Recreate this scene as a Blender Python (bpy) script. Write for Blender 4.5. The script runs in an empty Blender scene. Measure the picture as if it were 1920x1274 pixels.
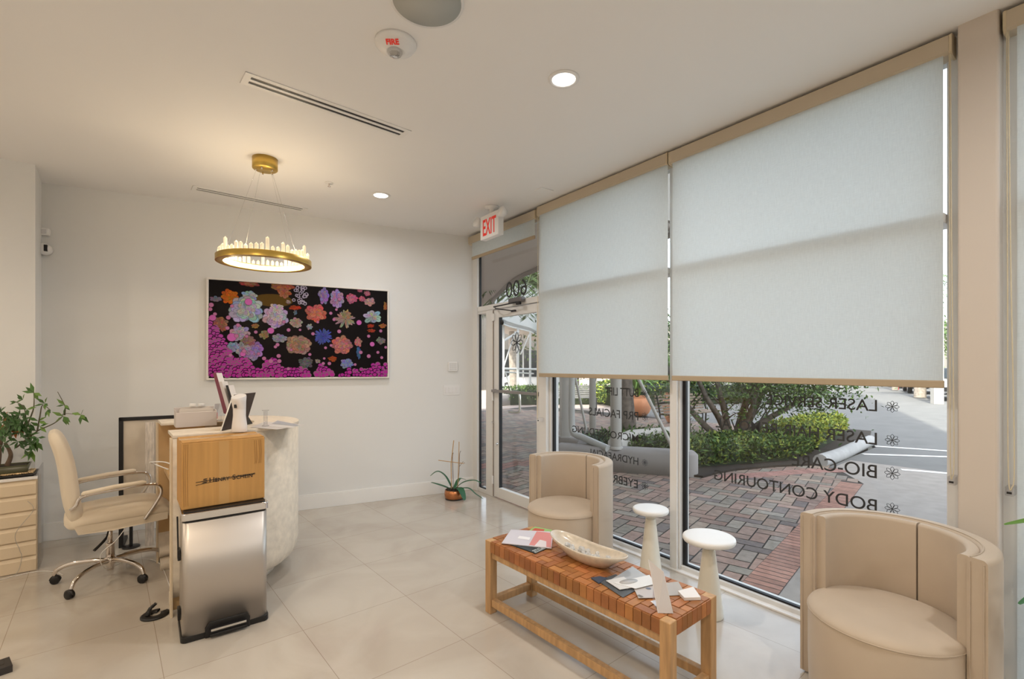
import bpy, bmesh, math, random
from mathutils import Vector, Matrix
R_ = math.radians
sc = bpy.context.scene
COL = sc.collection
# ------------------------------------------------------------------ camera, world, sun, exposure
FPX, HX, HY, CH = 905.0, 960.0, 687.0, 1.5        # focal length in px of the 1920 px frame, horizon row, eye height
YAW = math.atan((HX - 200.0) / FPX)
cd = bpy.data.cameras.new('camera'); cam = bpy.data.objects.new('camera', cd); COL.objects.link(cam)
cam.location = (0, 0, CH); cam.rotation_euler = (R_(90), 0, -YAW)
cd.sensor_width = 36; cd.lens = FPX / 1920 * 36; cd.shift_y = (HY - 637) / 1920
cd.clip_start = 0.05; cd.clip_end = 400
sc.camera = cam
sc.view_settings.view_transform = 'Standard'; sc.view_settings.look = 'None'
sc.view_settings.gamma = 1; sc.view_settings.use_curve_mapping = False
sc.view_settings.exposure = 0.42
sc.cycles.use_denoising = True
sc.cycles.max_bounces = 10; sc.cycles.diffuse_bounces = 5; sc.cycles.transparent_max_bounces = 24
sc.cycles.sample_clamp_indirect = 6
SUN_E, SKY_S, LAMP_W = 6.0, 0.61, 13.0
w = bpy.data.worlds.new('World'); sc.world = w; w.use_nodes = True
nt = w.node_tree; nt.nodes.clear()
sk = nt.nodes.new('ShaderNodeTexSky'); sk.sky_type = 'NISHITA'; sk.sun_disc = False
sk.sun_elevation = R_(50); sk.sun_rotation = R_(250); sk.air_density = 1.0; sk.dust_density = 2.5; sk.ozone_density = 1.0
bg = nt.nodes.new('ShaderNodeBackground'); bg.inputs[1].default_value = SKY_S
ow = nt.nodes.new('ShaderNodeOutputWorld')
hs = nt.nodes.new('ShaderNodeHueSaturation'); hs.inputs['Saturation'].default_value = 0.45
nt.links.new(sk.outputs[0], hs.inputs['Color']); nt.links.new(hs.outputs[0], bg.inputs[0]); nt.links.new(bg.outputs[0], ow.inputs[0])
sl = bpy.data.lights.new('sun', 'SUN'); sl.energy = SUN_E; sl.angle = R_(0.6); sl.color = (1, 0.95, 0.86)
so = bpy.data.objects.new('sun', sl); COL.objects.link(so)
so.rotation_euler = Vector((0.943 * .669, 0.33 * .669, -0.743)).to_track_quat('-Z', 'Y').to_euler()

# ------------------------------------------------------------------ measured points: a ray through a photo point meets a real surface
FW = (math.sin(YAW), math.cos(YAW)); RT = (math.cos(YAW), -math.sin(YAW))
def ray(x, y):
    a = (x - HX) / FPX; b = (HY - y) / FPX
    return Vector((FW[0] + a * RT[0], FW[1] + a * RT[1], b))
def onz(x, y, z=0.0):
    d = ray(x, y); t = (z - CH) / d.z
    return Vector((d.x * t, d.y * t, z))
def atd(x, y, D):
    d = ray(x, y) * D
    return Vector((d.x, d.y, d.z + CH))
def onv(x, y, p, q):
    d = ray(x, y); n = (-(q[1] - p[1]), q[0] - p[0])
    t = (p[0] * n[0] + p[1] * n[1]) / (d.x * n[0] + d.y * n[1])
    return Vector((d.x * t, d.y * t, CH + d.z * t))
# window wall frame: u runs towards the camera, v outwards
WC = Vector((3.42, 4.79, 0)); WU = Vector((-0.06894, -0.99762, 0)); WN = Vector((0.99762, -0.06894, 0))
WROT = math.atan2(WU.y, WU.x)
WM = Matrix.Translation(WC) @ Matrix.Rotation(WROT, 4, 'Z')
def W(u, v, z=0.0): return WC + WU * u + WN * v + Vector((0, 0, z))
def winuz(x, y, v=0.0):
    p = WC + WN * v; q = p + WU
    P = onv(x, y, p, q); return ((P - p).dot(WU), P.z)
# back wall frame: s runs left from the corner, t into the room
BC = Vector((3.43, 4.80, 0)); BU = Vector((-1, 0.245, 0)).normalized(); BN = Vector((-BU.y, BU.x, 0)); BN = BN if BN.y < 0 else -BN
BROT = math.atan2(BU.y, BU.x)
BM = Matrix.Translation(BC) @ Matrix.Rotation(BROT, 4, 'Z')     # local +y points into the room when det is right
BSY = 1 if (BM.to_3x3() @ Vector((0, 1, 0))).dot(BN) > 0 else -1
def bwst(x, y, t=0.0):
    p = BC + BN * t; P = onv(x, y, p, p + BU); return ((P - p).dot(BU), P.z)

# ------------------------------------------------------------------ materials
MATS = {}
def mat(name, col=(.8, .8, .8), rough=.5, metal=0.0, spec=.5, trans=0.0, emit=None, estr=0.0, bump=0.0, bscale=200.0, var=0.0, vscale=8.0, attr=False, coat=0.0, stretch=None, sheen=0.0, ior=1.45):
    if name in MATS: return MATS[name]
    m = bpy.data.materials.new(name); m.use_nodes = True; n = m.node_tree; b = n.nodes['Principled BSDF']
    b.inputs['Base Color'].default_value = (*col, 1); b.inputs['Roughness'].default_value = rough
    b.inputs['Metallic'].default_value = metal; b.inputs['Specular IOR Level'].default_value = spec
    b.inputs['Transmission Weight'].default_value = trans; b.inputs['Coat Weight'].default_value = coat; b.inputs['IOR'].default_value = ior
    b.inputs['Sheen Weight'].default_value = sheen
    if emit: b.inputs['Emission Color'].default_value = (*emit, 1); b.inputs['Emission Strength'].default_value = estr
    tc = n.nodes.new('ShaderNodeTexCoord'); mp = n.nodes.new('ShaderNodeMapping'); n.links.new(tc.outputs['Object'], mp.inputs[0])
    if stretch: mp.inputs['Scale'].default_value = stretch
    src = None
    if attr:
        a = n.nodes.new('ShaderNodeVertexColor'); a.layer_name = 'Col'; src = a.outputs[0]; n.links.new(src, b.inputs['Base Color'])
    if var > 0:
        t = n.nodes.new('ShaderNodeTexNoise'); t.inputs['Scale'].default_value = vscale; t.inputs['Detail'].default_value = 6
        n.links.new(mp.outputs[0], t.inputs['Vector'])
        r = n.nodes.new('ShaderNodeMapRange'); r.inputs[1].default_value = .3; r.inputs[2].default_value = .7
        r.inputs[3].default_value = 1 - var; r.inputs[4].default_value = 1 + var; n.links.new(t.outputs[0], r.inputs[0])
        mx = n.nodes.new('ShaderNodeVectorMath'); mx.operation = 'SCALE'
        if src: n.links.new(src, mx.inputs[0])
        else: mx.inputs[0].default_value = col
        n.links.new(r.outputs[0], mx.inputs['Scale']); n.links.new(mx.outputs[0], b.inputs['Base Color'])
    if bump > 0:
        t = n.nodes.new('ShaderNodeTexNoise'); t.inputs['Scale'].default_value = bscale; t.inputs['Detail'].default_value = 3
        n.links.new(mp.outputs[0], t.inputs['Vector'])
        bp = n.nodes.new('ShaderNodeBump'); bp.inputs['Strength'].default_value = bump; bp.inputs['Distance'].default_value = .002
        n.links.new(t.outputs[0], bp.inputs['Height']); n.links.new(bp.outputs[0], b.inputs['Normal'])
    MATS[name] = m; return m
def glassmat(name, tint=(1, 1, 1), refl=.06, rough=0.0):
    m = bpy.data.materials.new(name); m.use_nodes = True; n = m.node_tree; n.nodes.clear()
    o = n.nodes.new('ShaderNodeOutputMaterial'); mx = n.nodes.new('ShaderNodeMixShader'); tr = n.nodes.new('ShaderNodeBsdfTransparent')
    gl = n.nodes.new('ShaderNodeBsdfGlossy'); gl.inputs['Roughness'].default_value = rough; tr.inputs[0].default_value = (*tint, 1)
    lw = n.nodes.new('ShaderNodeLayerWeight'); lw.inputs[0].default_value = .25
    mr = n.nodes.new('ShaderNodeMapRange'); mr.inputs[3].default_value = refl * .4; mr.inputs[4].default_value = min(1, refl * 5)
    n.links.new(lw.outputs['Facing'], mr.inputs[0]); n.links.new(mr.outputs[0], mx.inputs[0])
    n.links.new(tr.outputs[0], mx.inputs[1]); n.links.new(gl.outputs[0], mx.inputs[2]); n.links.new(mx.outputs[0], o.inputs[0])
    MATS[name] = m; return m
def fabricmat(name, col, tcol, openness):
    m = bpy.data.materials.new(name); m.use_nodes = True; n = m.node_tree; n.nodes.clear()
    o = n.nodes.new('ShaderNodeOutputMaterial'); m1 = n.nodes.new('ShaderNodeMixShader'); m2 = n.nodes.new('ShaderNodeMixShader')
    d = n.nodes.new('ShaderNodeBsdfDiffuse'); t = n.nodes.new('ShaderNodeBsdfTranslucent'); p = n.nodes.new('ShaderNodeBsdfTransparent')
    tc = n.nodes.new('ShaderNodeTexCoord'); mp = n.nodes.new('ShaderNodeMapping'); mp.inputs['Scale'].default_value = (25, 1, 260)
    ns = n.nodes.new('ShaderNodeTexNoise'); ns.inputs['Scale'].default_value = 1.2; ns.inputs['Detail'].default_value = 5
    mp2 = n.nodes.new('ShaderNodeMapping'); mp2.inputs['Scale'].default_value = (260, 1, 20); n2 = n.nodes.new('ShaderNodeTexNoise'); n2.inputs['Scale'].default_value = 1.0
    n.links.new(tc.outputs['Object'], mp.inputs[0]); n.links.new(tc.outputs['Object'], mp2.inputs[0]); n.links.new(mp.outputs[0], ns.inputs['Vector']); n.links.new(mp2.outputs[0], n2.inputs['Vector'])
    ad = n.nodes.new('ShaderNodeMath'); ad.operation = 'ADD'; n.links.new(ns.outputs[0], ad.inputs[0]); n.links.new(n2.outputs[0], ad.inputs[1])
    r = n.nodes.new('ShaderNodeMapRange'); r.inputs[1].default_value = .7; r.inputs[2].default_value = 1.3; r.inputs[3].default_value = .95; r.inputs[4].default_value = 1.04
    n.links.new(ad.outputs[0], r.inputs[0])
    for sh, c in ((d, col), (t, tcol)):
        vm = n.nodes.new('ShaderNodeVectorMath'); vm.operation = 'SCALE'; vm.inputs[0].default_value = c
        n.links.new(r.outputs[0], vm.inputs['Scale']); n.links.new(vm.outputs[0], sh.inputs[0])
    m1.inputs[0].default_value = .60; n.links.new(d.outputs[0], m1.inputs[1]); n.links.new(t.outputs[0], m1.inputs[2])
    m2.inputs[0].default_value = openness; n.links.new(m1.outputs[0], m2.inputs[1]); n.links.new(p.outputs[0], m2.inputs[2]); n.links.new(m2.outputs[0], o.inputs[0])
    MATS[name] = m; return m
def tilemat():
    m = bpy.data.materials.new('marble_tile'); m.use_nodes = True; n = m.node_tree; b = n.nodes['Principled BSDF']
    tc = n.nodes.new('ShaderNodeTexCoord'); mp = n.nodes.new('ShaderNodeMapping'); mp.inputs['Location'].default_value = (-.211, -.23, 0)
    n.links.new(tc.outputs['Object'], mp.inputs[0])
    br = n.nodes.new('ShaderNodeTexBrick'); br.offset = 0; br.squash = 1; br.inputs['Scale'].default_value = 1
    br.inputs['Brick Width'].default_value = .642; br.inputs['Row Height'].default_value = .657; br.inputs['Mortar Size'].default_value = .0016; br.inputs['Mortar Smooth'].default_value = .1
    br.inputs['Color1'].default_value = (1, 1, 1, 1); br.inputs['Color2'].default_value = (.955, .95, .945, 1); br.inputs['Mortar'].default_value = (.62, .57, .52, 1)
    n.links.new(mp.outputs[0], br.inputs['Vector'])
    ns = n.nodes.new('ShaderNodeTexNoise'); ns.inputs['Scale'].default_value = 1.6; ns.inputs['Detail'].default_value = 8; ns.inputs['Distortion'].default_value = 1.2
    n.links.new(tc.outputs['Object'], ns.inputs['Vector'])
    cr = n.nodes.new('ShaderNodeValToRGB'); cr.color_ramp.elements[0].position = .35; cr.color_ramp.elements[0].color = (.48, .43, .37, 1)
    cr.color_ramp.elements[1].position = .62; cr.color_ramp.elements[1].color = (.55, .51, .45, 1); n.links.new(ns.outputs[0], cr.inputs[0])
    mx = n.nodes.new('ShaderNodeMix'); mx.data_type = 'RGBA'; mx.blend_type = 'MULTIPLY'; mx.inputs[0].default_value = 1
    n.links.new(cr.outputs[0], mx.inputs[6]); n.links.new(br.outputs['Color'], mx.inputs[7]); n.links.new(mx.outputs[2], b.inputs['Base Color'])
    b.inputs['Roughness'].default_value = .14; b.inputs['Specular IOR Level'].default_value = .5
    return m
M_FLOOR = tilemat()
M_WALL = mat('wall_paint', (.75, .75, .74), .6, bump=.05, bscale=300)
M_CEIL = mat('ceiling_paint', (.85, .84, .83), .7)
M_TRIMW = mat('trim_white', (.82, .81, .79), .4)
M_PIER = mat('column_paint', (.60, .53, .46), .55)
M_ALU = mat('white_aluminium', (.72, .71, .69), .35, spec=.4)
M_GASK = mat('black_gasket', (.01, .01, .012), .5)
M_GLASS = glassmat('window_glass', (.93, .95, .94), .05)
M_CLEAR = glassmat('clear_acrylic', (.93, .93, .94), .12, .02)
M_FROST = glassmat('frosted_plastic', (.85, .83, .82), .12, .2)
M_SHADE = fabricmat('shade_fabric', (.72, .74, .73), (.84, .87, .87), .02)
M_CASS = mat('beige_cassette', (.52, .44, .33), .6, bump=.1, bscale=400)
M_HEM = mat('hem_bar', (.42, .33, .22), .5)
M_CHAIRF = mat('cream_upholstery', (.49, .40, .305), .75, bump=.08, bscale=600, var=.04, vscale=5, sheen=.2)
M_SLIP = mat('cream_slipcover', (.70, .61, .48), .7, bump=.15, bscale=25, sheen=.2)
M_CHROME = mat('chrome', (.75, .70, .66), .08, 1.0)
M_STEEL = mat('brushed_steel', (.56, .52, .48), .42, 1.0, bump=.03, bscale=120, stretch=(40, 40, 1))
M_STEELP = mat('polished_steel', (.75, .74, .73), .12, 1.0)
M_BLK = mat('black_plastic', (.012, .011, .011), .4)
M_BLKM = mat('black_metal', (.02, .02, .022), .45, .3)
M_WHITE = mat('white_plastic', (.80, .79, .78), .3)
M_WHITEG = mat('white_gloss', (.82, .80, .80), .18)
M_STOOL = mat('stool_lacquer', (.74, .70, .60), .3)
M_STOOLT = mat('stool_top_lacquer', (.80, .79, .76), .35)
M_WOOD = mat('bench_wood', (.50, .30, .14), .5, var=.18, vscale=6, stretch=(8, 8, 1))
M_DESKW = mat('desk_wood', (.60, .40, .20), .5, var=.12, vscale=5)
M_LEATH = mat('tan_leather', rough=.42, attr=True, var=.15, vscale=14)
M_TRAV = mat('travertine', (.74, .66, .55), .55, var=.10, vscale=22, bump=.25, bscale=60)
M_CARD = mat('cardboard', (.50, .27, .085), .75, var=.10, vscale=4, stretch=(10, 10, .5), bump=.05, bscale=80)
M_CARDD = mat('cardboard_edge', (.36, .19, .06), .8)
M_TAPE = mat('packing_tape', (.56, .36, .16), .25)
M_INK = mat('black_ink', (.015, .013, .012), .5)
M_VINYL = mat('dark_vinyl', (.03, .03, .03), .5)
M_GOLD = mat('brushed_gold', (.62, .42, .10), .32, .85)
M_LED = mat('warm_led', (1, .9, .7), .5, emit=(1.0, .76, .40), estr=1.5)
M_LED2 = mat('soft_warm_led', (1, .9, .7), .5, emit=(1.0, .78, .45), estr=1.6)
M_CRYS = mat('crystal', (1, .95, .84), .12, trans=.75, ior=1.5, emit=(1, .80, .48), estr=.10)
M_ICE = mat('clear_crystal', (1, 1, 1), .03, trans=.95, ior=1.45)
M_GEM = mat('pale_gem', (.86, .86, .85), .08, trans=.45, ior=1.4)
M_LAMP = mat('lamp_diffuser', (1, 1, 1), .5, emit=(1, .97, .92), estr=6)
M_RED = mat('sign_red', (.65, .03, .02), .5, emit=(1, .03, .01), estr=.12)
M_GRILLE = mat('speaker_mesh', (.44, .45, .42), .6)
M_CABIN = mat('drawer_lacquer', (.70, .58, .42), .45)
M_SOIL = mat('dark_soil', (.035, .025, .018), .95, bump=.6, bscale=60)
M_COPPER = mat('copper_pot', (.55, .22, .09), .22, .7, var=.2, vscale=9)
M_LEAF = mat('leaf_mix', rough=.45, attr=True, spec=.4)
M_LEAFM = mat('foliage_mix', rough=.6, attr=True, spec=.3)
M_STEM = mat('bark_brown', (.13, .085, .055), .8, var=.3, vscale=30)
M_BAMB = mat('bamboo_stake', (.50, .30, .12), .6)
M_PAINT = mat('printed_canvas', rough=.45, attr=True, spec=.12)
M_FRAMEW = mat('white_frame', (.78, .75, .71), .4)
M_PAPER = mat('printed_paper', rough=.35, attr=True)
M_BOWL = mat('pearl_bowl', (.62, .55, .45), .2, var=.10, vscale=30, coat=.4)
M_BRICK = mat('brick_pavers', rough=.85, attr=True, var=.16, vscale=18, bump=.2, bscale=120)
M_SAND = mat('paver_joint', (.045, .038, .033), .95)
M_CONC = mat('walk_concrete', (.30, .265, .235), .9, var=.10, vscale=7, bump=.2, bscale=150)
M_ASPH = mat('asphalt', (.150, .145, .138), .9, var=.12, vscale=2, bump=.3, bscale=200)
M_LINE = mat('road_marking', (.78, .77, .74), .8)
M_STUC = mat('stucco', (.27, .245, .23), .9, bump=.3, bscale=180)
M_STUCL = mat('pale_stucco', (.50, .46, .41), .9)
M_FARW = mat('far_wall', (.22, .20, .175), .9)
M_STUCW = mat('white_stucco', (.50, .49, .47), .9)
M_POST = mat('painted_steel', (.40, .375, .34), .5)
M_TERRA = mat('terracotta', (.62, .27, .14), .8, var=.1, vscale=5)
M_OUTW = mat('bench_slats', (.24, .17, .12), .7, var=.2, vscale=10)
M_OUTG = mat('grey_slats', (.20, .19, .18), .7, var=.2, vscale=10)
M_BARK = mat('tree_bark', (.15, .12, .10), .95, var=.35, vscale=14, bump=.8, bscale=25)
M_PALMB = mat('palm_bark', (.33, .28, .23), .95, var=.3, vscale=10, bump=.6, bscale=20)
M_DKGL = mat('dark_shop_glass', (.02, .022, .025), .08)
M_CARG = mat('car_glass', (.03, .035, .04), .06)
M_TYRE = mat('tyre', (.02, .02, .02), .8)
def carpaint(n, c): return mat('car_paint_' + n, c, .25, .2, coat=.6)

# ------------------------------------------------------------------ mesh builder
class MB:
    def __init__(s): s.v = []; s.f = []; s.c = []; s.sm = []
    def add(s, vs, fs, M=None, col=None, smooth=False):
        o = len(s.v)
        for p in vs:
            p = Vector(p)
            s.v.append(M @ p if M is not None else p)
        for i, f in enumerate(fs):
            s.f.append([k + o for k in f]); s.c.append(col[i] if isinstance(col, list) else (col or (.5, .5, .5))); s.sm.append(smooth)
        return s
    def box(s, x0, x1, y0, y1, z0, z1, M=None, col=None):
        vs = [(x, y, z) for z in (z0, z1) for y in (y0, y1) for x in (x0, x1)]
        fs = [(0, 2, 3, 1), (4, 5, 7, 6), (0, 1, 5, 4), (2, 6, 7, 3), (0, 4, 6, 2), (1, 3, 7, 5)]
        return s.add(vs, fs, M, col)
    def prism(s, poly, z0, z1, M=None, col=None, smooth=False):
        n = len(poly)
        vs = [(p[0], p[1], z0) for p in poly] + [(p[0], p[1], z1) for p in poly]
        s.add(vs, [list(range(n))[::-1], list(range(n, 2 * n))], M, col)
        o = len(s.v) - 2 * n
        for i in range(n):
            j = (i + 1) % n; s.f.append([o + i, o + j, o + n + j, o + n + i]); s.c.append(col or (.5, .5, .5)); s.sm.append(smooth)
        return s
    def slab(s, pts, th, col=None, up=None):     # quad given by 3d corners, thickened along its normal or 'up'
        P = [Vector(p) for p in pts]
        n = Vector(up) if up is not None else (P[1] - P[0]).cross(P[2] - P[0]).normalized()
        k = len(P); vs = P + [p + n * th for p in P]
        fs = [list(range(k))[::-1], list(range(k, 2 * k))] + [[i, (i + 1) % k, k + (i + 1) % k, k + i] for i in range(k)]
        return s.add(vs, fs, None, col)
    def tube(s, pts, r, seg=8, M=None, col=None, caps=True, closed=False):
        P = [Vector(p) for p in pts]; n = len(P); rs = r if isinstance(r, (list, tuple)) else [r] * n
        vs = []; up = None
        for i in range(n):
            if closed: t = P[(i + 1) % n] - P[i - 1]
            else: t = P[min(i + 1, n - 1)] - P[max(i - 1, 0)]
            t.normalize()
            if up is None: up = t.orthogonal().normalized()
            else:
                up = up - t * up.dot(t)
                up = up.normalized() if up.length > 1e-6 else t.orthogonal().normalized()
            b = t.cross(up)
            for k in range(seg):
                a = 2 * math.pi * k / seg; vs.append(P[i] + (up * math.cos(a) + b * math.sin(a)) * rs[i])
        fs = []
        for i in range(n if closed else n - 1):
            for k in range(seg):
                a = i * seg + k; b2 = i * seg + (k + 1) % seg; i2 = (i + 1) % n
                fs.append([a, b2, i2 * seg + (k + 1) % seg, i2 * seg + k])
        s.add(vs, fs, M, col, True)
        if caps and not closed: s.add(vs[:seg], [list(range(seg))[::-1]], M, col); s.add(vs[-seg:], [list(range(seg))], M, col)
        return s
    def lathe(s, prof, seg=32, M=None, col=None, smooth=True, sx=1, sy=1, a0=0, a1=2 * math.pi):
        full = abs(a1 - a0 - 2 * math.pi) < 1e-6; na = seg if full else seg + 1; vs = []; fs = []
        for r, z in prof:
            for k in range(na):
                a = a0 + (a1 - a0) * k / seg; vs.append((r * math.cos(a) * sx, r * math.sin(a) * sy, z))
        for i in range(len(prof) - 1):
            for k in range(seg):
                k2 = (k + 1) % na; fs.append([i * na + k, i * na + k2, (i + 1) * na + k2, (i + 1) * na + k])
        return s.add(vs, fs, M, col, smooth)
    def sweep(s, path, sec, M=None, col=None, smooth=True, caps=True):   # path of (x,y,nx,ny): sec of (offset along n, z), closed section
        m = len(sec); vs = [(p[0] + p[2] * o, p[1] + p[3] * o, z) for p in path for o, z in sec]; fs = []
        for i in range(len(path) - 1):
            for k in range(m):
                k2 = (k + 1) % m; fs.append([i * m + k, i * m + k2, (i + 1) * m + k2, (i + 1) * m + k])
        s.add(vs, fs, M, col, smooth)
        if caps: s.add(vs[:m], [list(range(m))[::-1]], M, col); s.add(vs[-m:], [list(range(m))], M, col)
        return s
    def loft(s, rings, M=None, col=None, caps=True):
        m = len(rings[0]); vs = [p for r in rings for p in r]; fs = []
        for i in range(len(rings) - 1):
            for k in range(m):
                k2 = (k + 1) % m; fs.append([i * m + k, i * m + k2, (i + 1) * m + k2, (i + 1) * m + k])
        s.add(vs, fs, M, col, True)
        if caps: s.add(rings[0], [list(range(m))[::-1]], M, col, True); s.add(rings[-1], [list(range(m))], M, col, True)
        return s
    def leaf(s, p, d, L, wd, col, n=None):
        p = Vector(p); d = Vector(d).normalized(); n = (Vector(n) if n is not None else Vector((random.uniform(-1, 1), random.uniform(-1, 1), 1))).normalized()
        b = d.cross(n)
        if b.length < 1e-3: b = d.orthogonal()
        b.normalize(); n = b.cross(d)
        m = p + d * L * .45
        return s.add([p, m + b * wd / 2 + n * wd * .12, p + d * L, m - b * wd / 2 + n * wd * .12, m], [(0, 1, 4), (1, 2, 4), (2, 3, 4), (3, 0, 4)], None, col)
    def build(s, name, m, parent=None, loc=None, rot=None, bevel=0, seg=2, sub=0, mtx=None, recalc=True):
        me = bpy.data.meshes.new(name); me.from_pydata([tuple(v) for v in s.v], [], s.f); me.materials.append(m)
        ca = me.color_attributes.new('Col', 'FLOAT_COLOR', 'CORNER'); buf = []
        for f, c in zip(s.f, s.c): buf += [c[0], c[1], c[2], 1.0] * len(f)
        ca.data.foreach_set('color', buf)
        me.polygons.foreach_set('use_smooth', s.sm)
        if recalc:
            bm = bmesh.new(); bm.from_mesh(me)
            bmesh.ops.remove_doubles(bm, verts=bm.verts, dist=1e-5) if recalc == 'merge' else None
            bmesh.ops.recalc_face_normals(bm, faces=bm.faces); bm.to_mesh(me); bm.free()
        me.update()
        o = bpy.data.objects.new(name, me); COL.objects.link(o)
        if parent: o.parent = parent
        if mtx is not None: o.matrix_world = mtx
        if loc is not None: o.location = loc
        if rot is not None: o.rotation_euler = rot
        if bevel > 0:
            md = o.modifiers.new('bevel', 'BEVEL'); md.width = bevel; md.segments = seg; md.limit_method = 'ANGLE'; md.angle_limit = R_(35); md.harden_normals = False
        if sub: md = o.modifiers.new('sub', 'SUBSURF'); md.levels = sub; md.render_levels = sub
        return o
def tag(o, label, cat, group=None, kind=None):
    if label: o['label'] = label
    if cat: o['category'] = cat
    if group: o['group'] = group
    if kind: o['kind'] = kind
    return o
def thing(name, label, cat, loc=(0, 0, 0), rz=0, group=None):
    o = bpy.data.objects.new(name, None); COL.objects.link(o); o.empty_display_size = .1
    o.location = loc; o.rotation_euler = (0, 0, rz); return tag(o, label, cat, group)
def struct(o, label=None): o['kind'] = 'structure'; (o.__setitem__('label', label) if label else None); return o
def copy_tree(o, parent=None):
    c = o.copy(); COL.objects.link(c); c.parent = parent
    for ch in [x for x in bpy.data.objects if x.parent == o]: copy_tree(ch, c)
    return c
def text_mesh(txt, size, name, m, parent=None, mtx=None, thick=.0004, off=0.0, width=None, align='LEFT', sx=1.0):
    cu = bpy.data.curves.new(name, 'FONT'); cu.body = txt; cu.size = size; cu.extrude = thick; cu.offset = off; cu.align_x = align
    t = bpy.data.objects.new('tmp', cu); COL.objects.link(t); bpy.context.view_layer.update()
    dg = bpy.context.evaluated_depsgraph_get(); me = bpy.data.meshes.new_from_object(t.evaluated_get(dg)); bpy.data.objects.remove(t)
    xs = [v.co.x for v in me.vertices]
    if width: sx = width / (max(xs) - min(xs))
    for v in me.vertices: v.co.x *= sx
    me.materials.clear(); me.materials.append(m); me.name = name
    o = bpy.data.objects.new(name, me); COL.objects.link(o)
    if parent: o.parent = parent
    if mtx is not None: o.matrix_local = mtx
    return o
def arcpts(cx, cy, r, a0, a1, n): return [(cx + r * math.cos(a0 + (a1 - a0) * i / n), cy + r * math.sin(a0 + (a1 - a0) * i / n)) for i in range(n + 1)]
def rrect(hx, hy, r, n=5, cx=0, cy=0):
    out = []
    for qx, qy, a in ((1, 1, 0), (-1, 1, 90), (-1, -1, 180), (1, -1, 270)):
        out += [(cx + qx * (hx - r) + r * math.cos(R_(a + 90 * i / n)), cy + qy * (hy - r) + r * math.sin(R_(a + 90 * i / n))) for i in range(n + 1)]
    return out
def bez(pts, n=10):
    P = [Vector(p) for p in pts]; out = []
    for i in range(len(P) - 1):
        a = P[max(i - 1, 0)]; b = P[i]; c = P[i + 1]; d = P[min(i + 2, len(P) - 1)]
        for k in range(n):
            t = k / n; out.append(.5 * ((2 * b) + (c - a) * t + (2 * a - 5 * b + 4 * c - d) * t * t + (3 * b - a - 3 * c + d) * t ** 3))
    return out + [P[-1]]
I4 = Matrix.Identity(4)
T = Matrix.Translation
def RZ(a): return Matrix.Rotation(a, 4, 'Z')
rnd = random.Random(7)
def jit(c, a): 
    k = 1 + rnd.uniform(-a, a); return (c[0] * k, c[1] * k, c[2] * k)

# ================================================================== THE ROOM
CZ = 3.07
fl = [W(-.02, 0.02), W(9.5, 0.02), Vector((-3.2, -4.6, 0)), Vector((-3.2, 6.6, 0)), Vector((2.0, 6.6, 0))]
struct(MB().prism([(p.x, p.y) for p in fl], -.08, 0).build('floor', M_FLOOR), 'polished cream marble tile floor')
cp = [W(-.3, .12), W(9.5, .12), Vector((-3.2, -4.6, 0)), Vector((-3.2, 6.6, 0)), Vector((2.0, 6.6, 0))]
struct(MB().prism([(p.x, p.y) for p in cp], CZ, CZ + .12).build('ceiling', M_CEIL), 'smooth off-white plaster ceiling')
bw = MB(); bw.box(.0, 5.2, 0, -.15 * BSY, 0, CZ); struct(bw.build('wall_back', M_WALL, mtx=BM), 'white painted back wall')
bb = MB(); bb.box(.0, 3.96, 0, .015 * BSY, 0, .145); bb.box(.0, 3.96, 0, .011 * BSY, .145, .155)
struct(bb.build('baseboard_back', M_TRIMW, mtx=BM, bevel=.003), 'white baseboard along the back wall')
struct(MB().box(-3.2, -.426, 5.27, 6.3, 0, CZ).build('wall_left_pier', M_WALL), 'wall pier at the left edge')
struct(MB().box(-3.35, -3.2, -4.6, 6.6, 0, CZ).build('wall_left', M_WALL))
struct(MB().box(-3.35, 3.1, -4.75, -4.6, 0, CZ).build('wall_rear', M_WALL))

struct(MB().box(-8, -.06, .06, .10, 0, CZ).build('wall_right_outer', M_STUCL, mtx=WM))
# ---------------- storefront: frames, glass, lettering (local u, v, z)
def wbox(mb, u0, u1, v0, v1, z0, z1): return mb.box(u0, u1, v0, v1, z0, z1)
def frame_obj(name, boxes, m=M_ALU, parent=None, bevel=.004):
    mb = MB()
    for b in boxes: wbox(mb, *b)
    return mb.build(name, m, parent, mtx=None if parent else WM, bevel=bevel)
TB0, TB1 = 2.15, 2.21
# window_1: narrow sidelight beside the door and the transom pane over it
def window(name, label, loc=None):
    o = bpy.data.objects.new(name, None); COL.objects.link(o); o.matrix_world = WM; o['kind'] = 'structure'; o['label'] = label; return o
w1 = window('window_1', 'narrow sidelight and transom panes around the glass door')
frame_obj('window_frame', [(-.02, .085, -.01, .055, 0, CZ - .07), (.265, .415, 0, .10, 0, TB0), (.085, 1.30, -.005, .10, TB0, TB1), (-.02, 1.30, 0, .10, 2.99, CZ), (.085, .265, 0, .10, 0, .045), (.085, .265, 0, .10, TB0 - .03, TB0)], parent=w1)
MB().box(.086, .098, .02, .045, .05, TB0 - .03).box(.086, .098, .02, .045, TB1, 2.99).box(.098, .265, .02, .045, .045, .055).build('gasket', M_GASK, w1)
MB().box(.085, .265, .045, .053, .045, TB0 - .03).build('pane', M_GLASS, w1)
MB().box(.085, 1.30, .045, .053, TB1, 2.99).build('pane', M_GLASS, w1)
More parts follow.
